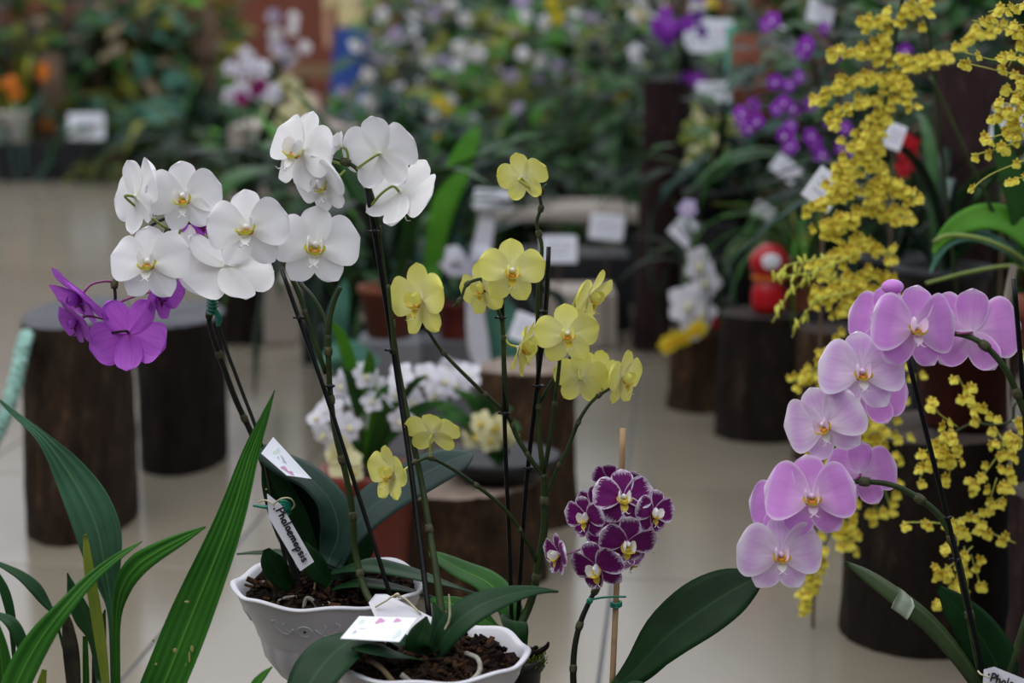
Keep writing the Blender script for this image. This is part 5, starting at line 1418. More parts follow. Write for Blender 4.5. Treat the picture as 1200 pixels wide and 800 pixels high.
for i, (bx, by, sz) in enumerate(((402, 540, 44), (412, 552, 34), (398, 528, 36))):
    put_bloom(rp, at(bx, by, 3.43), sz * m_per_px(3.45), 'bl_cream', 'bl_yellow')
# stone block that carries the red pot beside the low stump
blk = MB(); blk.box((c.x - 0.11, c.y - 0.10, 0), (c.x + 0.06, c.y + 0.12, rp_low), 0, 0.008)
solo('stone_block', blk, M['stone_pale'], 'pale stone block under the red pot of small white orchids', 'block', Vector((c.x, c.y, 0)), smooth=False)
# shallow dark tray with a cream orchid on the pale sawn top
cd = Vector((t9.x + 0.10, t9.y - 0.02, zt9 + 0.004))
td = thing('potted_orchid', cd, 'shallow dark dish of cream and white orchids on the pale sawn stump', 'orchid')
mb = MB(); mb.lathe([(0.07, 0), (0.115, 0.035), (0.12, 0.05), (0.11, 0.05), (0.06, 0.03), (0.01, 0.03)], 28, 0, None, cd, cap0=True, cap1=True); part('dish', mb, M['planter_black'], td)
for i, (bx, by) in enumerate(((565, 495), (582, 500), (574, 515), (592, 510), (556, 510))):
    put_bloom(td, at(bx, by, cd.y - 0.10 + 0.02 * i), 36 * m_per_px(3.8), 'bl_cream', 'bl_yellow')
for i, (bx, by) in enumerate(((500, 440), (520, 446), (512, 462), (536, 450), (548, 440), (525, 432))):
    put_bloom(td, at(bx, by, cd.y + 0.02 * i), 38 * m_per_px(3.8), 'bl_white', 'bl_cream')
for tx, ty in ((480, 470), (505, 490), (560, 460), (600, 480), (530, 455), (585, 530), (610, 505)):
    b0 = cd + Vector((0, 0, 0.03)); e0 = at(tx, ty, cd.y - 0.05)
    mb = MB(); leafblade(mb, [(b0, 0.008), (b0 * 0.5 + e0 * 0.5 + Vector((0, 0, 0.04)), 0.014), (e0, 0.002)], (TOCAM + Vector((0, 0, 0.6))).normalized(), fold=0.2, nu=10, nv=4)
    part('leaf', mb, M['bg_mid'], td)

# bright sword leaves rising behind the white top cluster, in an orange clay pot
tp_, bp = bgplant('sword_leaf_plant', 'tall upright sword-leaved plant in an orange clay pot behind the tall black stake', 455, 5.0, 'sword', ['bg_mid', 'bg_dark'], 0.62, 11, z=0.30, spread=0.5, pot=('terracotta', 0.075, 0.13))
pxleaf(tp_, [(505, 330, 5.0, 10), (515, 262, 5.0, 14), (535, 205, 5.0, 16), (552, 165, 5.0, 11), (562, 148, 5.0, 1)], 'bg_bright', fold=0.15, nu=12, nv=4)
pxleaf(tp_, [(410, 470, 4.9, 8), (398, 420, 4.85, 13), (396, 380, 4.8, 14), (402, 345, 4.8, 8), (405, 325, 4.8, 1)], 'bg_teal', fold=0.15, nu=12, nv=4)
pxleaf(tp_, [(440, 430, 4.7, 10), (415, 412, 4.7, 14), (392, 414, 4.7, 12), (372, 430, 4.7, 2)], 'bg_teal', fold=0.15, nu=12, nv=4)
block('display_block', 'grey stone block under the orange clay pot of sword leaves', 'block', 418, 492, 400, 0, 'stone_grey', 0.16, Y=4.92)
# ---------------------------------------------------------------- far side, from the left
YB = 13.9
G_BED = None
bgplant('strap_leaf_plant', 'dark strap-leaved plant at the left corner of the far bed', -24, YB, 'strap', ['bg_dark', 'bg_blue'], 1.0, 18, spread=0.7)
bgplant('blue_leaf_plant', 'low blue-green plant spilling over the black planter trough', 28, YB - 0.1, 'strap', ['bg_blue', 'bg_teal'], 0.50, 20, z=0.25, spread=1.6)
bgplant('yellow_leaf_plant', 'tall yellow-leaved plant beside the brown post with the orange flowers', 30, YB + 0.6, 'sword', ['bg_yellow', 'bg_olive'], 1.15, 9, spread=0.35)
of, ofb = bgplant('orange_flower_plant', 'plant with three orange flower heads beside the white sign', 40, YB + 0.3, 'strap', ['bg_dark', 'bg_olive'], 0.6, 10, z=0.2, spread=0.9)
for bx, by, n_ in ((15, 108, 6), (8, 100, 3), (53, 84, 4), (51, 142, 4)):
    for k in range(n_):
        put_bloom(of, at(bx + brg.uniform(-7, 7), by + brg.uniform(-6, 6), YB + 0.1), 0.09, 'bl_orange', 'bl_yellow')
    mb = MB(); mb.tube([ofb, (ofb + at(bx, by, YB + 0.15)) * 0.5 + Vector((0, 0, 0.1)), at(bx, by, YB + 0.15)], 0.006, 5); part('flower_stem', mb, M['stem_olive'], of)
post('thick brown post at the left end behind the white sign', 68, YB + 0.9, 28, 62, 'post_brown')
post('pale brown post rising above the yellow shrub left of centre', 246, YB + 1.5, 28, 8, 'post_brown')
mb = MB()
x0, x1 = at(-60, 200, YB - 0.3).x, at(116, 200, YB - 0.3).x
for lo_c, hi_c in (((x0, YB - 0.35, 0), (x1, YB - 0.31, 0.26)), ((x0, YB + 0.0, 0), (x1, YB + 0.04, 0.26)), ((x0, YB - 0.31, 0), (x0 + 0.04, YB, 0.26)), ((x1 - 0.04, YB - 0.31, 0), (x1, YB, 0.26)), ((x0 + 0.04, YB - 0.31, 0.0), (x1 - 0.04, YB, 0.2))):
    mb.box(lo_c, hi_c, 0, 0.004)
solo('planter_trough', mb, M['planter_black'], 'long black planter trough at the far left edge of the floor', 'planter', Vector(((x0 + x1) / 2, YB, 0)), smooth=False)
stand_card('white sign card on a peg in the far left bed', 101, 148, YB - 0.55, 42, 30, 0, foot=0.0)
block('stone_block', 'pinkish stone block at the far left edge above the black trough', 'block', -20, 26, 132, 0, 'stone_pale', 0.2, Y=YB - 0.25, z0=0.21)
bgplant('arching_fern', 'blue-green arching fern under the white sign', 112, YB + 0.1, 'strap', ['bg_blue', 'bg_teal', 'bg_mid'], 0.75, 22, spread=1.7)
bgplant('yellow_leaf_plant', 'low broad plant with yellowing leaves at the floor edge right of the black trough', 112, YB - 0.5, 'broad', ['bg_olive', 'bg_yellow'], 0.26, 6, spread=1.8)
bgplant('yellow_leaf_plant', 'small yellow-tinged plant half hidden by the left white blooms', 168, YB - 0.6, 'broad', ['bg_olive', 'bg_mid'], 0.28, 7, spread=1.2)
bgplant('strap_leaf_plant', 'dense dark strap-leaved clump above the left white blooms', 165, YB + 0.1, 'strap', ['bg_dark', 'bg_mid'], 0.72, 22, spread=0.8)
bgplant('strap_leaf_plant', 'mid-green arching strap clump between the sign and the white spray', 205, YB - 0.3, 'strap', ['bg_mid', 'bg_dark', 'bg_olive'], 0.95, 22, spread=0.9)
bgplant('strap_leaf_plant', 'tall dark strap clump left of the white spray with magenta lips', 248, YB - 0.4, 'strap', ['bg_dark', 'bg_blue'], 0.95, 20, spread=0.8)
shrub('loose yellow-green shrub behind the white sign', 150, YB + 1.5, 1.3, 1.35, ['bg_mid', 'bg_olive', 'bg_dark', 'bg_tan', 'bg_teal'], 330, 0.21)
shrub('shrub with lime and yellow leaves left of the pale brown post', 205, YB + 2.2, 1.1, 1.6, ['bg_bright', 'bg_olive', 'bg_yellow', 'bg_mid'], 280, 0.22)
shrub('dark shrub in the far left corner behind the yellow-leaved plant', 0, YB + 2.0, 1.8, 1.7, ['bg_dark', 'bg_mid', 'bg_olive', 'bg_dark'], 380, 0.22)
shrub('mottled shrub with beige dry leaves behind the thick brown post', 95, YB + 2.4, 1.4, 1.5, ['bg_dark', 'bg_tan', 'bg_mid', 'bg_tan'], 300, 0.24)
shrub('dark shrub beyond the left edge of the far bed', -110, YB + 1.2, 1.6, 1.6, ['bg_dark', 'bg_mid'], 380, 0.16)
# white spray with magenta lips
wsp, wb_ = bgplant('spray_orchid', 'orchid spray of white blooms with magenta lips behind the two white clusters', 292, 8.6, 'sword', ['bg_dark', 'bg_blue', 'bg_mid'], 0.62, 16, z=0.28, spread=0.8, cat='orchid')
sprays(wsp, wb_ + Vector((0, 0, 0.05)), [at(282, 66, 8.5), at(312, 74, 8.5), at(280, 102, 8.45), at(306, 100, 8.45)], 0.09, 'bl_white', 3, 'bl_magenta', from_q=0.78)
for bx, by in ((306, 100), (283, 116), (300, 106)): put_bloom(wsp, at(bx, by, 8.4), 0.07, 'bl_magenta', 'bl_magenta')
csp, cb_ = bgplant('spray_orchid', 'cream-flowered orchid below the white spray with magenta lips', 330, 8.9, 'sword', ['bg_mid', 'bg_teal'], 0.5, 10, z=0.28, spread=0.9, cat='orchid')
sprays(csp, cb_, [at(322, 118, 8.8), at(338, 130, 8.8), at(362, 108, 8.8)], 0.11, 'bl_cream', 3, from_q=0.7)
block('display_table', 'pale stone-topped display table behind the white top cluster', 'table', 268, 440, 148, 0, 'stone_pale', 0.8, Y=9.4)
psp, pb_ = bgplant('spray_orchid', 'pink-flowered orchid on the pale display table', 350, 9.7, 'sword', ['bg_mid', 'bg_olive'], 0.3, 8, z=at(300, 148, 9.4).z, spread=1.2, cat='orchid')
sprays(psp, pb_, [at(336, 130, 9.6), at(358, 126, 9.6), at(378, 138, 9.6), at(350, 148, 9.6)], 0.10, 'bl_pink', 3, from_q=0.4)
# lilac blossoms against the wall
ls, lb = bgplant('spray_orchid', 'tall lilac-flowered spray before the brick wall left of the person', 325, 15.5, 'strap', ['bg_dark', 'bg_mid'], 0.8, 14, spread=0.7, cat='orchid')
sprays(ls, lb, [at(318, 5, 15.5), at(330, 28, 15.4), at(322, 48, 15.4), at(345, 40, 15.4)], 0.12, ['bl_lilac', 'bl_white'], 3, from_q=0.75)
bgplant('sword_leaf_plant', 'broad blue-green sword plant against the brick wall', 282, 15.0, 'broad', ['bg_teal', 'bg_mid'], 1.1, 8, spread=0.5)
bgplant('strap_leaf_plant', 'yellow-green strap clump under the wooden rail', 372, 16.5, 'strap', ['bg_bright', 'bg_olive'], 0.42, 14, spread=0.7)
# wooden rail
mb = MB(); a, b = at(300, 75, 20.2), at(412, 92, 20.2)
mb.box((a.x, 20.2, b.z), (b.x, 20.28, a.z), 0, 0.006)
rail = thing('wooden_rail', ((a.x + b.x) / 2, 20.24, 0), 'plain wooden rail left of the person in blue', 'rail')
part('rail_board', mb, M['plank_wood'], rail, smooth=False)
for px_ in (303, 356, 408):
    pm = MB(); q = at(px_, 80, 20.3).x; pm.box((q - 0.04, 20.28, 0), (q + 0.04, 20.36, a.z), 0, 0.004); part('rail_post', pm, M['post_brown'], rail, smooth=False)
# person far behind
xp = at(413, 60, 19.0).x
pe = thing('person', (xp, 19.0, 0), 'person in a pale yellow top and long blue skirt standing by the rail', 'person')
def skin_body(name, verts, edges, radii, mat, parent, root_=0, sub=2):
    me = bpy.data.meshes.new(name)
    me.from_pydata(verts, edges, []); me.materials.append(mat)
    o = node(name, me, parent, Matrix.Translation(W[parent].translation))
    sk = o.modifiers.new('skin', 'SKIN'); sk.use_smooth_shade = True
    for v, r in zip(me.skin_vertices[0].data, radii): v.radius = r if isinstance(r, tuple) else (r, r)
    me.skin_vertices[0].data[root_].use_root = True
    ss = o.modifiers.new('subdivision', 'SUBSURF'); ss.levels = sub; ss.render_levels = sub
    return o
M['skin'] = plain('skin', '#b08468', 0.55, 0.3)
M['top_yellow'] = plain('top_yellow', '#c9b98a', 0.8, 0.2, 0.2, 6)
M['denim'] = plain('denim', '#2f4a8c', 0.8, 0.2, 0.15, 20)
M['hair'] = plain('hair', '#1b1513', 0.6, 0.3)
bv = [(0, 0, 0.92), (0, 0, 1.05), (0, 0, 1.25), (0, 0, 1.38), (0, 0, 1.46), (0, -0.01, 1.52), (0, -0.01, 1.62),
      (0.17, 0, 1.36), (0.23, -0.02, 1.10), (0.21, -0.12, 0.90), (-0.17, 0, 1.36), (-0.23, -0.02, 1.10), (-0.22, -0.10, 0.88),
      (0.09, 0, 0.86), (0.10, -0.01, 0.48), (0.10, 0.0, 0.09), (0.10, -0.13, 0.04), (-0.09, 0, 0.86), (-0.10, 0.03, 0.48), (-0.10, 0.06, 0.09), (-0.10, -0.07, 0.04),
      (0.20, -0.18, 0.84), (-0.21, -0.16, 0.81)]
be = [(0, 1), (1, 2), (2, 3), (3, 4), (4, 5), (5, 6), (3, 7), (7, 8), (8, 9), (3, 10), (10, 11), (11, 12), (0, 13), (13, 14), (14, 15), (15, 16), (0, 17), (17, 18), (18, 19), (19, 20), (9, 21), (12, 22)]
br_ = [0.14, 0.125, 0.145, 0.12, 0.055, 0.085, 0.085, 0.055, 0.042, 0.032, 0.055, 0.042, 0.032, 0.095, 0.06, 0.042, 0.035, 0.095, 0.06, 0.042, 0.035, 0.03, 0.03]
skin_body('body', bv, be, br_, M['skin'], pe)
skin_body('blouse', [(0, 0, 0.95), (0, 0, 1.08), (0, 0, 1.25), (0, 0, 1.38), (0.18, 0, 1.35), (0.23, -0.01, 1.15), (-0.18, 0, 1.35), (-0.23, -0.01, 1.15)], [(0, 1), (1, 2), (2, 3), (3, 4), (4, 5), (3, 6), (6, 7)], [0.165, 0.15, 0.165, 0.135, 0.072, 0.06, 0.072, 0.06], M['top_yellow'], pe)
sk = MB()
sk.lathe([(0.155, 1.0), (0.175, 0.9), (0.19, 0.75), (0.205, 0.55), (0.225, 0.32), (0.24, 0.14)], 36, 0, lambda rr, zz, a, i: (rr * (1 + 0.05 * (1 - (zz / 1.0)) * math.sin(7 * a)), zz), (xp, 19.0, 0))
part('skirt', sk, M['denim'], pe)
hm = MB(); hm.ball((xp, 19.02, 1.60), 0.105, 0, 14, 10, (0.95, 1.05, 1.1)); hm.tube([(xp, 19.08, 1.62), (xp, 19.12, 1.5), (xp, 19.1, 1.36)], [0.08, 0.07, 0.03], 10); part('hair', hm, M['hair'], pe)
nm_ = MB(); nm_.ball((xp, 18.885, 1.585), 0.016, 0, 8, 6, (0.8, 1, 1.3))
for sx in (-1, 1): nm_.ball((xp + sx * 0.088, 19.0, 1.58), 0.02, 0, 8, 6, (0.5, 1, 1.4))
part('nose_and_ears', nm_, M['skin'], pe)
fe = MB()
for sx in (-1, 1): fe.ball((xp + sx * 0.032, 18.905, 1.61), 0.010, 0, 8, 6)
fe.ball((xp, 18.90, 1.545), 0.016, 0, 8, 5, (1.4, 0.5, 0.4)); part('eyes_and_mouth', fe, M['hair'], pe)

# ---------------------------------------------------------------- far side, centre
shrub('tall dark green shrub right of the person', 520, 17.0, 1.35, 1.7, ['bg_mid', 'bg_bright', 'bg_dark'], 520, 0.17, blooms=[('bl_lilac', 10, 0.13)])
shrub('grey-green shrub dotted with white flowers behind the white top cluster', 560, 11.5, 1.15, 1.25, ['bg_dark', 'bg_mid', 'bg_blue'], 420, 0.14, blooms=[('bl_white', 40, 0.08), ('bl_lilac', 26, 0.09)])
shrub('dark dense shrub above the bright upright leaf', 575, 10.5, 1.5, 1.3, ['bg_dark', 'bg_mid', 'bg_olive'], 420, 0.15, blooms=[('bl_white', 22, 0.09), ('bl_lilac', 14, 0.09)])
shrub('bright green shrub with yellow flowers right of the top yellow bloom', 665, 9.5, 1.25, 1.2, ['bg_bright', 'bg_mid', 'bg_olive'], 400, 0.15, blooms=[('bl_yellow', 14, 0.08), ('bl_white', 20, 0.08), ('bl_lilac', 6, 0.07)])
shrub('olive shrub with pale and lilac flowers behind the bright green one', 620, 14.0, 1.8, 1.5, ['bg_olive', 'bg_mid', 'bg_dark'], 460, 0.16, blooms=[('bl_lilac', 9, 0.14), ('bl_white', 10, 0.13)])
shrub('mid-green shrub dotted with lilac against the brick wall', 735, 13.0, 1.7, 1.5, ['bg_mid', 'bg_dark', 'bg_olive'], 480, 0.15, blooms=[('bl_white', 9, 0.12), ('bl_lilac', 7, 0.12), ('bl_yellow', 5, 0.1)])
shrub('dark green shrub behind the tree trunk', 790, 9.0, 1.3, 1.25, ['bg_dark', 'bg_mid'], 620, 0.11, blooms=[('bl_white', 6, 0.09)])
shrub('very dark shrub behind the red jar', 870, 8.0, 1.2, 1.1, ['bg_dark', 'bg_mid'], 620, 0.11)
shrub('dark shrub filling the gap behind the purple sprays', 940, 9.0, 1.4, 1.35, ['bg_dark', 'bg_mid'], 620, 0.12)
shrub('dark green shrub behind the tall yellow cascade', 1050, 6.2, 1.3, 1.3, ['bg_dark', 'bg_mid', 'bg_blue'], 700, 0.10)
shrub('dark shrub behind the airy yellow sprays', 1180, 5.6, 1.2, 1.35, ['bg_dark', 'bg_mid'], 650, 0.10)
shrub('dark shrub beyond the right edge of the frame', 1330, 5.8, 1.3, 1.4, ['bg_dark', 'bg_mid'], 480, 0.11)
shrub('low dark shrub under the display table behind the yellow blooms', 600, 8.6, 1.3, 0.62, ['bg_dark', 'bg_mid'], 520, 0.10)
shrub('low green shrub behind the orange clay pot of sword leaves', 480, 8.0, 1.2, 0.75, ['bg_mid', 'bg_dark', 'bg_blue'], 560, 0.11)
shrub('mid-green shrub behind the left white blooms and the display table', 385, 12.0, 1.5, 0.6, ['bg_mid', 'bg_dark', 'bg_bright'], 460, 0.12)
# broad arching leaves behind the white clusters
bgplant('broad_leaf_plant', 'plant with broad arching green leaves between the two white clusters', 378, 6.4, 'broad', ['bg_mid', 'bg_bright'], 0.52, 10, z=0.32, spread=1.7, pot=('planter_black', 0.10, 0.14))
block('display_block', 'dark stone block under the plant with broad arching leaves', 'block', 352, 408, 316, 0, 'planter_black', 0.22, Y=6.3)
block('crate', 'pale square block on the floor behind the white orchid stems', 'block', 308, 346, 330, 404, 'stone_pale', 0.2)
bgplant('sword_leaf_plant', 'dense dark clump of upright leaves behind the right-hand white stems', 408, 5.7, 'sword', ['bg_dark', 'bg_mid'], 0.66, 18, z=0.10, spread=0.7, pot=('planter_black', 0.08, 0.12))
bgplant('sword_leaf_plant', 'dark upright leaves between the tall black stake and the upper yellow blooms', 492, 5.6, 'sword', ['bg_dark', 'bg_blue', 'bg_mid'], 0.60, 15, z=0.10, spread=0.6, pot=('planter_black', 0.08, 0.12))
block('display_block', 'low dark block under the dense clump behind the white stems', 'block', 386, 430, 452, 0, 'planter_black', 0.2, Y=5.6)
block('display_block', 'low dark block under the upright leaves left of the yellow blooms', 'block', 470, 514, 454, 0, 'planter_black', 0.2, Y=5.5)
# display table with tags
tz = at(650, 246, 7.6).z
dt = thing('display_table', (at(660, 300, 7.8).x, 7.8, 0), 'low display table with a pale top left of the tree trunk', 'table')
mb = MB(); mb.box((at(560, 246, 7.6).x, 7.6, tz - 0.05), (at(752, 246, 7.6).x, 8.1, tz), 0, 0.006); part('table_top', mb, M['stone_pale'], dt, smooth=False)
for px_ in (575, 742):
    for yy in (7.66, 8.02):
        mb = MB(); q = at(px_, 300, 7.7).x; mb.box((q - 0.035, yy, 0), (q + 0.035, yy + 0.05, tz - 0.05), 0, 0.004); part('leg', mb, M['planter_black'], dt, smooth=False)
block('display_block', 'pale block on the floor below the white cards left of the trunk', 'block', 642, 722, 344, 408, 'stone_pale', 0.3)
block('planter_trough', 'dark planter box under the display table', 'planter', 600, 740, 300, 388, 'planter_black', 0.3)
for lab, px_, py_, Y_, w_, h_, ro, ft in (('white card left of the tree trunk above the pale block', 711, 266, 6.6, 40, 30, 6, 0.0), ('white card beside the bare-topped black stake', 655, 292, 5.6, 42, 32, 0, 0.0),
                                  ('blurred white card above the large front yellow bloom', 577, 234, 6.0, 44, 24, 4, 0.0), ('white card tucked behind the front yellow blooms', 614, 384, 4.6, 28, 34, 20, 0.0),
                                  ('tilted white card right of the tree trunk', 803, 270, 5.8, 30, 30, 42, 0.0), ('tilted white card under the purple sprays', 921, 198, 5.5, 34, 22, 38, 0.0),
                                  ('small white card above the red jar', 895, 248, 5.6, 24, 18, 30, 0.0), ('bright white card half hidden by the yellow cascade', 966, 222, 3.5, 38, 42, 36, 0.0),
                                  ('white card behind the airy yellow sprays', 1180, 145, 3.95, 36, 40, 8, 0.0), ('small white card at the top between the purple blooms', 962, 14, 6.0, 30, 26, 10, 0.0),
                                  ('white card behind the tall yellow cascade', 1048, 160, 3.95, 22, 30, 20, 0.0), ('large white notice beside the teal pole', 830, 42, 7.4, 56, 40, 4, 0.0),
                                  ('white notice under the violet sprays', 836, 108, 6.9, 40, 24, 0, 0.0), ('white card at the upper right behind the purple sprays', 925, 48, 6.4, 34, 26, 22, 0.0)):
    stand_card(lab, px_, py_, Y_, w_, h_, ro, foot=ft)
# white ribbon and small red pot
rr_ = thing('potted_orchid', at(532, 395, 5.2), 'small red pot tied with a long white ribbon behind the yellow blooms', 'orchid')
cR = at(534, 352, 5.2); nursery_pot('potted_orchid', cR, 0.055, 0.10, 'red_plastic', '', t=rr_, pre='x')
mb = MB()
leafblade(mb, [(at(572, 250, 5.05), 9 * m_per_px(5)), (at(563, 300, 5.05), 12 * m_per_px(5)), (at(556, 350, 5.05), 10 * m_per_px(5)), (at(560, 400, 5.05), 13 * m_per_px(5)), (at(566, 432, 5.05), 10 * m_per_px(5))], TOCAM, fold=0.1, nu=16, nv=4)
for sx in (-1, 1):
    leafblade(mb, [(at(548, 318, 5.05), 4 * m_per_px(5)), (at(548 + sx * 14, 298, 5.0), 13 * m_per_px(5)), (at(548 + sx * 20, 312, 5.0), 13 * m_per_px(5)), (at(550, 320, 5.04), 4 * m_per_px(5))], (TOCAM + Vector((0, 0, 0.5))).normalized(), fold=0.1, nu=10, nv=4)
part('ribbon', mb, M['bl_white'], rr_)
leaves(rr_, cR - Vector((0, 0, 0.01)), 8, 0.22, 'broad', ['bg_mid', 'bg_teal'], 1.4)
pxleaf(rr_, [(592, 430, 5.1, 14), (590, 400, 5.1, 22), (588, 370, 5.1, 20), (586, 345, 5.1, 3)], 'bg_teal', fold=0.1)
zR = cR.z - 0.10
mb = MB(); mb.box((cR.x - 0.09, 5.15, 0), (cR.x + 0.10, 5.32, zR), 0, 0.006)
solo('display_block', mb, M['stone_grey'], 'grey block under the small red pot with the white ribbon', 'block', Vector((cR.x, 5.2, 0)), smooth=False)

# ---------------------------------------------------------------- right of the trunk
wo2, wb2 = bgplant('potted_orchid', 'white orchid with a drooping spike over the low brown stump', t4.x and 836, t4.y, 'strap', ['bg_dark', 'bg_mid'], 0.34, 18, z=t4.z + 0.006, spread=1.0, pot=('planter_black', 0.06, 0.08), cat='orchid')
mb = MB(); mb.tube([wb2, at(850, 290, t4.y - 0.1), at(828, 262, t4.y - 0.14), at(808, 290, t4.y - 0.16), at(806, 340, t4.y - 0.16), at(812, 380, t4.y - 0.16)], 0.004, 6); part('flower_stem', mb, M['stem_dark'], wo2)
for bx, by, sz in ((806, 244, 26), (818, 310, 44), (826, 330, 42), (806, 356, 50), (822, 366, 44), (812, 384, 38)):
    put_bloom(wo2, at(bx, by, t4.y - 0.18), sz * m_per_px(5.4), 'bl_white' if by > 250 else 'bl_lilac', 'bl_cream')
for bx, by in ((782, 404), (790, 398), (800, 396), (812, 388), (820, 384)):
    put_bloom(wo2, at(bx, by, t4.y - 0.24), 22 * m_per_px(5.4), 'bl_yellow', 'bl_orange')
for bx, by in ((838, 378), (858, 380)): put_bloom(wo2, at(bx, by, t4.y - 0.12), 18 * m_per_px(5.4), 'bl_red', 'bl_red')
# red jar with a round white label
zj = t5.z + 0.006
cj = Vector((at(900, 350, t5.y - 0.03).x, t5.y - 0.03, zj))
kj = m_per_px(5.2)
rj = thing('red_jar', cj, 'glossy red jar with a round white label on its domed lid', 'jar')
mb = MB(); mb.lathe([(15 * kj, 0), (19 * kj, 6 * kj), (20 * kj, 22 * kj), (16 * kj, 36 * kj), (14 * kj, 40 * kj)], 28, 0, None, cj, cap0=True, cap1=True); part('jar_body', mb, M['red_gloss'], rj)
mb = MB(); mb.ball(cj + Vector((0, 0, 60 * kj)), 23 * kj, 0, 24, 14, (1, 1, 0.95)); part('domed_lid', mb, M['red_gloss'], rj)
mb = MB(); mb.lathe([(15 * kj, 38 * kj), (20 * kj, 40 * kj), (20 * kj, 43 * kj), (15 * kj, 45 * kj)], 24, 0, None, cj); part('collar', mb, M['bl_orange'], rj)
mb = MB(); mb.ball(cj + Vector((0, -21.5 * kj, 63 * kj)), 11 * kj, 0, 18, 8, (1, 0.22, 0.85)); part('round_label', mb, M['card_white'], rj)
ctp = Vector((at(940, 330, t5.y + 0.02).x, t5.y + 0.02, zj))
nursery_pot('clay_pot', ctp + Vector((0, 0, 0.125)), 0.054, 0.125, 'terracotta', 'plain clay pot beside the red jar')
gl, glb = bgplant('grass_plant', 'fine grassy plant with yellow-green blades in the clay pot beside the red jar', 940, t5.y + 0.02, 'grass', ['bg_olive', 'bg_mid', 'bg_bright'], 0.34, 34, z=zj + 0.11, spread=1.3)
bgplant('strap_leaf_plant', 'dark strap-leaved plant between the white orchid and the red jar', 868, 6.6, 'strap', ['bg_dark', 'bg_mid', 'bg_blue'], 0.55, 18, z=0.3, spread=0.9, pot=('planter_black', 0.1, 0.16))
block('display_block', 'dark block under the strap-leaved plant behind the red jar', 'block', 838, 900, 310, 0, 'planter_black', 0.22, Y=6.5)
# purple dendrobium sprays
den, db = bgplant('dendrobium_orchid', 'orchid with vivid purple sprays right of the teal pole', 985, 5.65, 'sword', ['bg_dark', 'bg_mid'], 0.5, 14, z=0.42, spread=0.8, cat='orchid', pot=('planter_black', 0.09, 0.15))
for bx, by in ((868, 133), (872, 142), (876, 150), (883, 124), (888, 142), (910, 128), (908, 96), (918, 120), (930, 126), (924, 100), (945, 54), (940, 62), (966, 34), (978, 64), (920, 158), (926, 148), (926, 172), (956, 168), (962, 182), (950, 160), (946, 50), (896, 30), (905, 24), (950, 122), (936, 90), (975, 142), (990, 150), (1060, 60), (985, 172), (1000, 178)):
    put_bloom(den, at(bx, by, 5.0 + brg.uniform(-0.15, 0.15)), 21 * m_per_px(5), 'bl_purple', 'bl_white')
for pts in (((975, 300), (950, 140), (900, 110), (868, 140)), ((975, 300), (960, 100), (945, 55), (900, 28)), ((975, 300), (975, 160), (950, 160), (925, 170)), ((978, 300), (985, 140), (978, 66), (966, 34))):
    mb = MB(); mb.tube([db] + [at(a, b, 5.05) for a, b in pts[1:]], 0.004, 5); part('flower_stem', mb, M['stem_dark'], den)
block('display_block', 'dark block under the orchid with vivid purple sprays', 'block', 962, 1012, 330, 0, 'planter_black', 0.22, Y=5.54)
vi, vb = bgplant('dendrobium_orchid', 'deep violet orchid sprays at the top beside the white notice', 800, 7.2, 'strap', ['bg_dark', 'bg_mid'], 0.6, 12, z=0.5, spread=0.9, cat='orchid', pot=('planter_black', 0.1, 0.15))
sprays(vi, vb, [at(775, 14, 7.1), at(795, 22, 7.1), at(815, 8, 7.1), at(812, 96, 7.0), at(790, 100, 7.0)], 0.07, ['bl_violet', 'bl_purple'], 4, 'bl_violet', from_q=0.7)
block('display_block', 'tall dark block under the deep violet orchid', 'block', 772, 826, 214, 0, 'planter_black', 0.25, Y=7.1)
lm, lmb = bgplant('spray_orchid', 'pale lime-flowered orchid right of the tree trunk', 835, 6.1, 'strap', ['bg_mid', 'bg_dark'], 0.4, 12, z=0.45, spread=1.2, cat='orchid', pot=('planter_black', 0.09, 0.13))
sprays(lm, lmb, [at(795, 150, 6.3), at(815, 135, 6.3), at(840, 142, 6.3), at(862, 140, 6.3), at(852, 168, 6.25), at(806, 180, 6.25)], 0.045, ['bl_lime', 'bl_lime', 'bl_cream'], 8, 'bl_lime', from_q=0.5)
block('display_block', 'dark block under the pale lime-flowered orchid', 'block', 806, 864, 262, 0, 'planter_black', 0.22, Y=6.0)
post('teal pole between the white notice and the tall clay pipe', 852, 7.0, 13, 30, 'teal_pole', 'teal_pole', 'pole')
mb = MB(); q = at(882, 100, 6.9)
mb.lathe([(0.062, 0), (0.062, at(882, 112, 6.9).z - 0.02), (0.075, at(882, 112, 6.9).z), (0.075, at(882, 40, 6.9).z), (0.06, at(882, 40, 6.9).z)], 24, 0, None, (q.x, 6.9, 0), cap0=True, cap1=True)
solo('clay_pipe', mb, M['terracotta'], 'upright terracotta pipe right of the teal pole', 'pipe', Vector((q.x, 6.9, 0)))
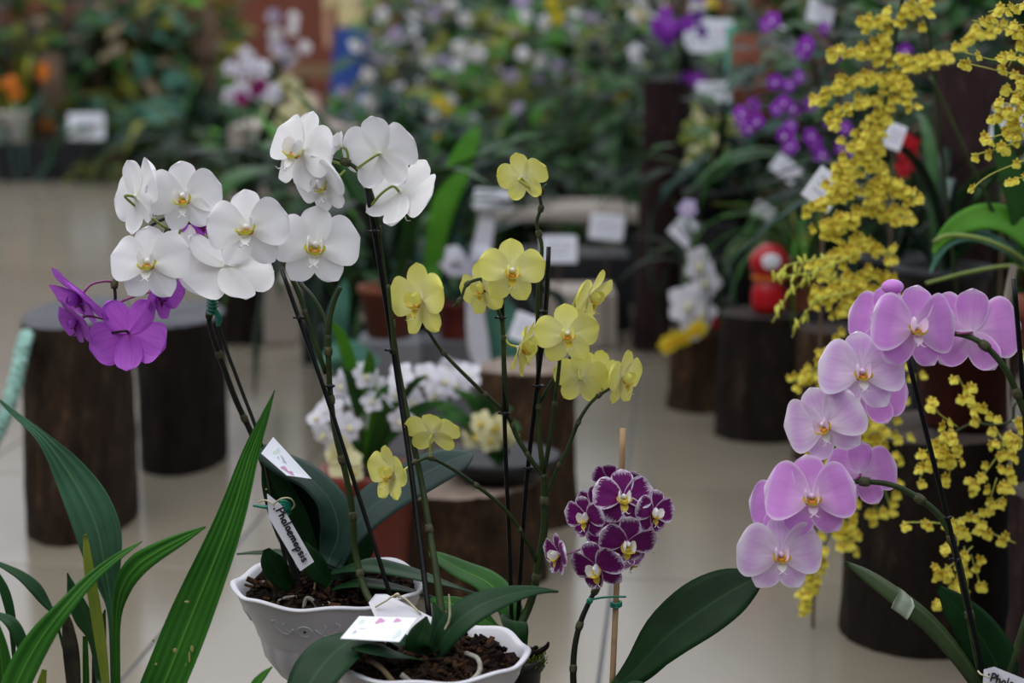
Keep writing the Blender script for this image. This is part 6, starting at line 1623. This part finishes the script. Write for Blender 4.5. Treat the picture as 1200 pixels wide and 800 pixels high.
# behind the yellow sprays
t_, b_ = bgplant('strap_leaf_plant', 'arching grey-green strap plant between the two yellow cascades', 1105, 4.2, 'strap', ['bg_blue', 'bg_dark', 'bg_mid'], 0.5, 18, z=0.42, spread=1.2, pot=('planter_black', 0.10, 0.16))
block('display_block', 'dark block under the arching grey-green strap plant', 'block', 1072, 1142, 360, 0, 'planter_black', 0.22, Y=4.1)
mb = MB(); q = at(1135, 120, 4.6); mb.lathe([(0.075, 0), (0.08, at(1135, 75, 4.6).z)], 20, 0, lambda rr, zz, a, i: (rr * (1 + 0.06 * math.sin(4 * a)), zz), (q.x, 4.6, 0), cap0=True, cap1=True)
solo('wooden_post', mb, M['bark_red'], 'reddish wooden post between the two yellow cascades', 'post', Vector((q.x, 4.6, 0)))
rf, rfb = bgplant('red_flower_plant', 'plant with a drooping red flower between the yellow cascades', 1050, 4.46, 'strap', ['bg_dark'], 0.4, 8, z=0.45, spread=1.0, pot=('planter_black', 0.08, 0.12))
for bx, by in ((1062, 178), (1066, 190), (1058, 198), (1064, 170)): put_bloom(rf, at(bx, by, 4.3), 26 * m_per_px(4.3), 'bl_red', 'bl_red')
mb = MB(); mb.tube([rfb, at(1070, 230, 4.35), at(1063, 172, 4.32)], 0.004, 5); part('flower_stem', mb, M['stem_dark'], rf)
block('display_block', 'dark block under the plant with a drooping red flower', 'block', 1034, 1064, 330, 0, 'planter_black', 0.2, Y=4.36)
cy = Vector((at(1185, 300, 3.35).x, 3.35, 0))
bk = t8
gp = thing('strap_leaf_plant', (at(1242, 380, 3.28).x, 3.28, 0.40), 'broad bright-leaved plant in a tall clay pot at the right edge', 'plant')
cg = Vector((at(1242, 380, 3.28).x, 3.28, 0.40 + 0.24))
nursery_pot('strap_leaf_plant', cg, 0.07, 0.24, 'terracotta', '', t=gp, pre='x')
Yg = 3.2
pxleaf(gp, [(1222, 330, 3.3, 6), (1212, 290, Yg, 12), (1190, 264, Yg, 18), (1158, 254, Yg, 17), (1128, 262, Yg, 14), (1106, 278, Yg, 8), (1094, 296, Yg, 2)], 'bg_bright', hint=(TOCAM * 0.9 + Vector((0, 0, 0.4))).normalized(), fold=0.15, nu=18, nv=6)
pxleaf(gp, [(1218, 330, 3.3, 7), (1204, 290, 3.22, 12), (1190, 230, 3.2, 15), (1176, 180, 3.2, 13), (1168, 150, 3.2, 5), (1164, 130, 3.2, 1)], 'bg_mid', fold=0.12, nu=16, nv=6)
pxleaf(gp, [(1216, 330, 3.3, 5), (1180, 292, Yg, 9), (1140, 276, Yg, 9), (1108, 286, Yg, 7), (1090, 320, Yg, 1)], 'bg_teal', fold=0.2, nu=14, nv=4)
pxtube(gp, [(1225, 330, 3.3), (1190, 298, 3.15), (1150, 280, 3.12), (1112, 276, 3.12), (1094, 284, 3.12)], 0.004, 'pedicel_green', name='old_stem')
pxtube(gp, [(1222, 330, 3.3), (1190, 312, 3.18), (1140, 318, 3.15), (1100, 328, 3.15), (1085, 332, 3.15)], 0.003, 'pedicel_green', name='old_stem')
pxtube(gp, [(1205, 330, 3.28), (1160, 240, 3.2), (1110, 130, 3.2), (1090, 90, 3.2)], 0.003, 'stem_olive', name='old_stem')
mb = MB(); mb.box((cg.x - 0.06, 3.20, 0), (cg.x + 0.10, 3.36, 0.40), 0, 0.006)
solo('display_block', mb, M['planter_black'], 'dark block under the tall clay pot at the right edge', 'block', Vector((cg.x, 3.3, 0)), smooth=False)
gt = thing('plant_tag', at(1178, 376, 2.95), 'grey weathered tag standing in the pot behind the lavender bloom', 'tag')
mb = MB(); slab(mb, [at(*c_) for c_ in ((1184, 309, 3.0), (1192, 314, 3.0), (1182, 372, 3.02), (1174, 384, 3.02), (1176, 350, 3.02))], 0.0012); part('tag_blade', mb, M['stone_pale'], gt, smooth=False)
mb = MB(); mb.tube([at(1180, 372, 3.02), at(1182, 470, 3.05), at(1184, 560, 3.10)], 0.002, 6); part('peg', mb, M['stone_pale'], gt)
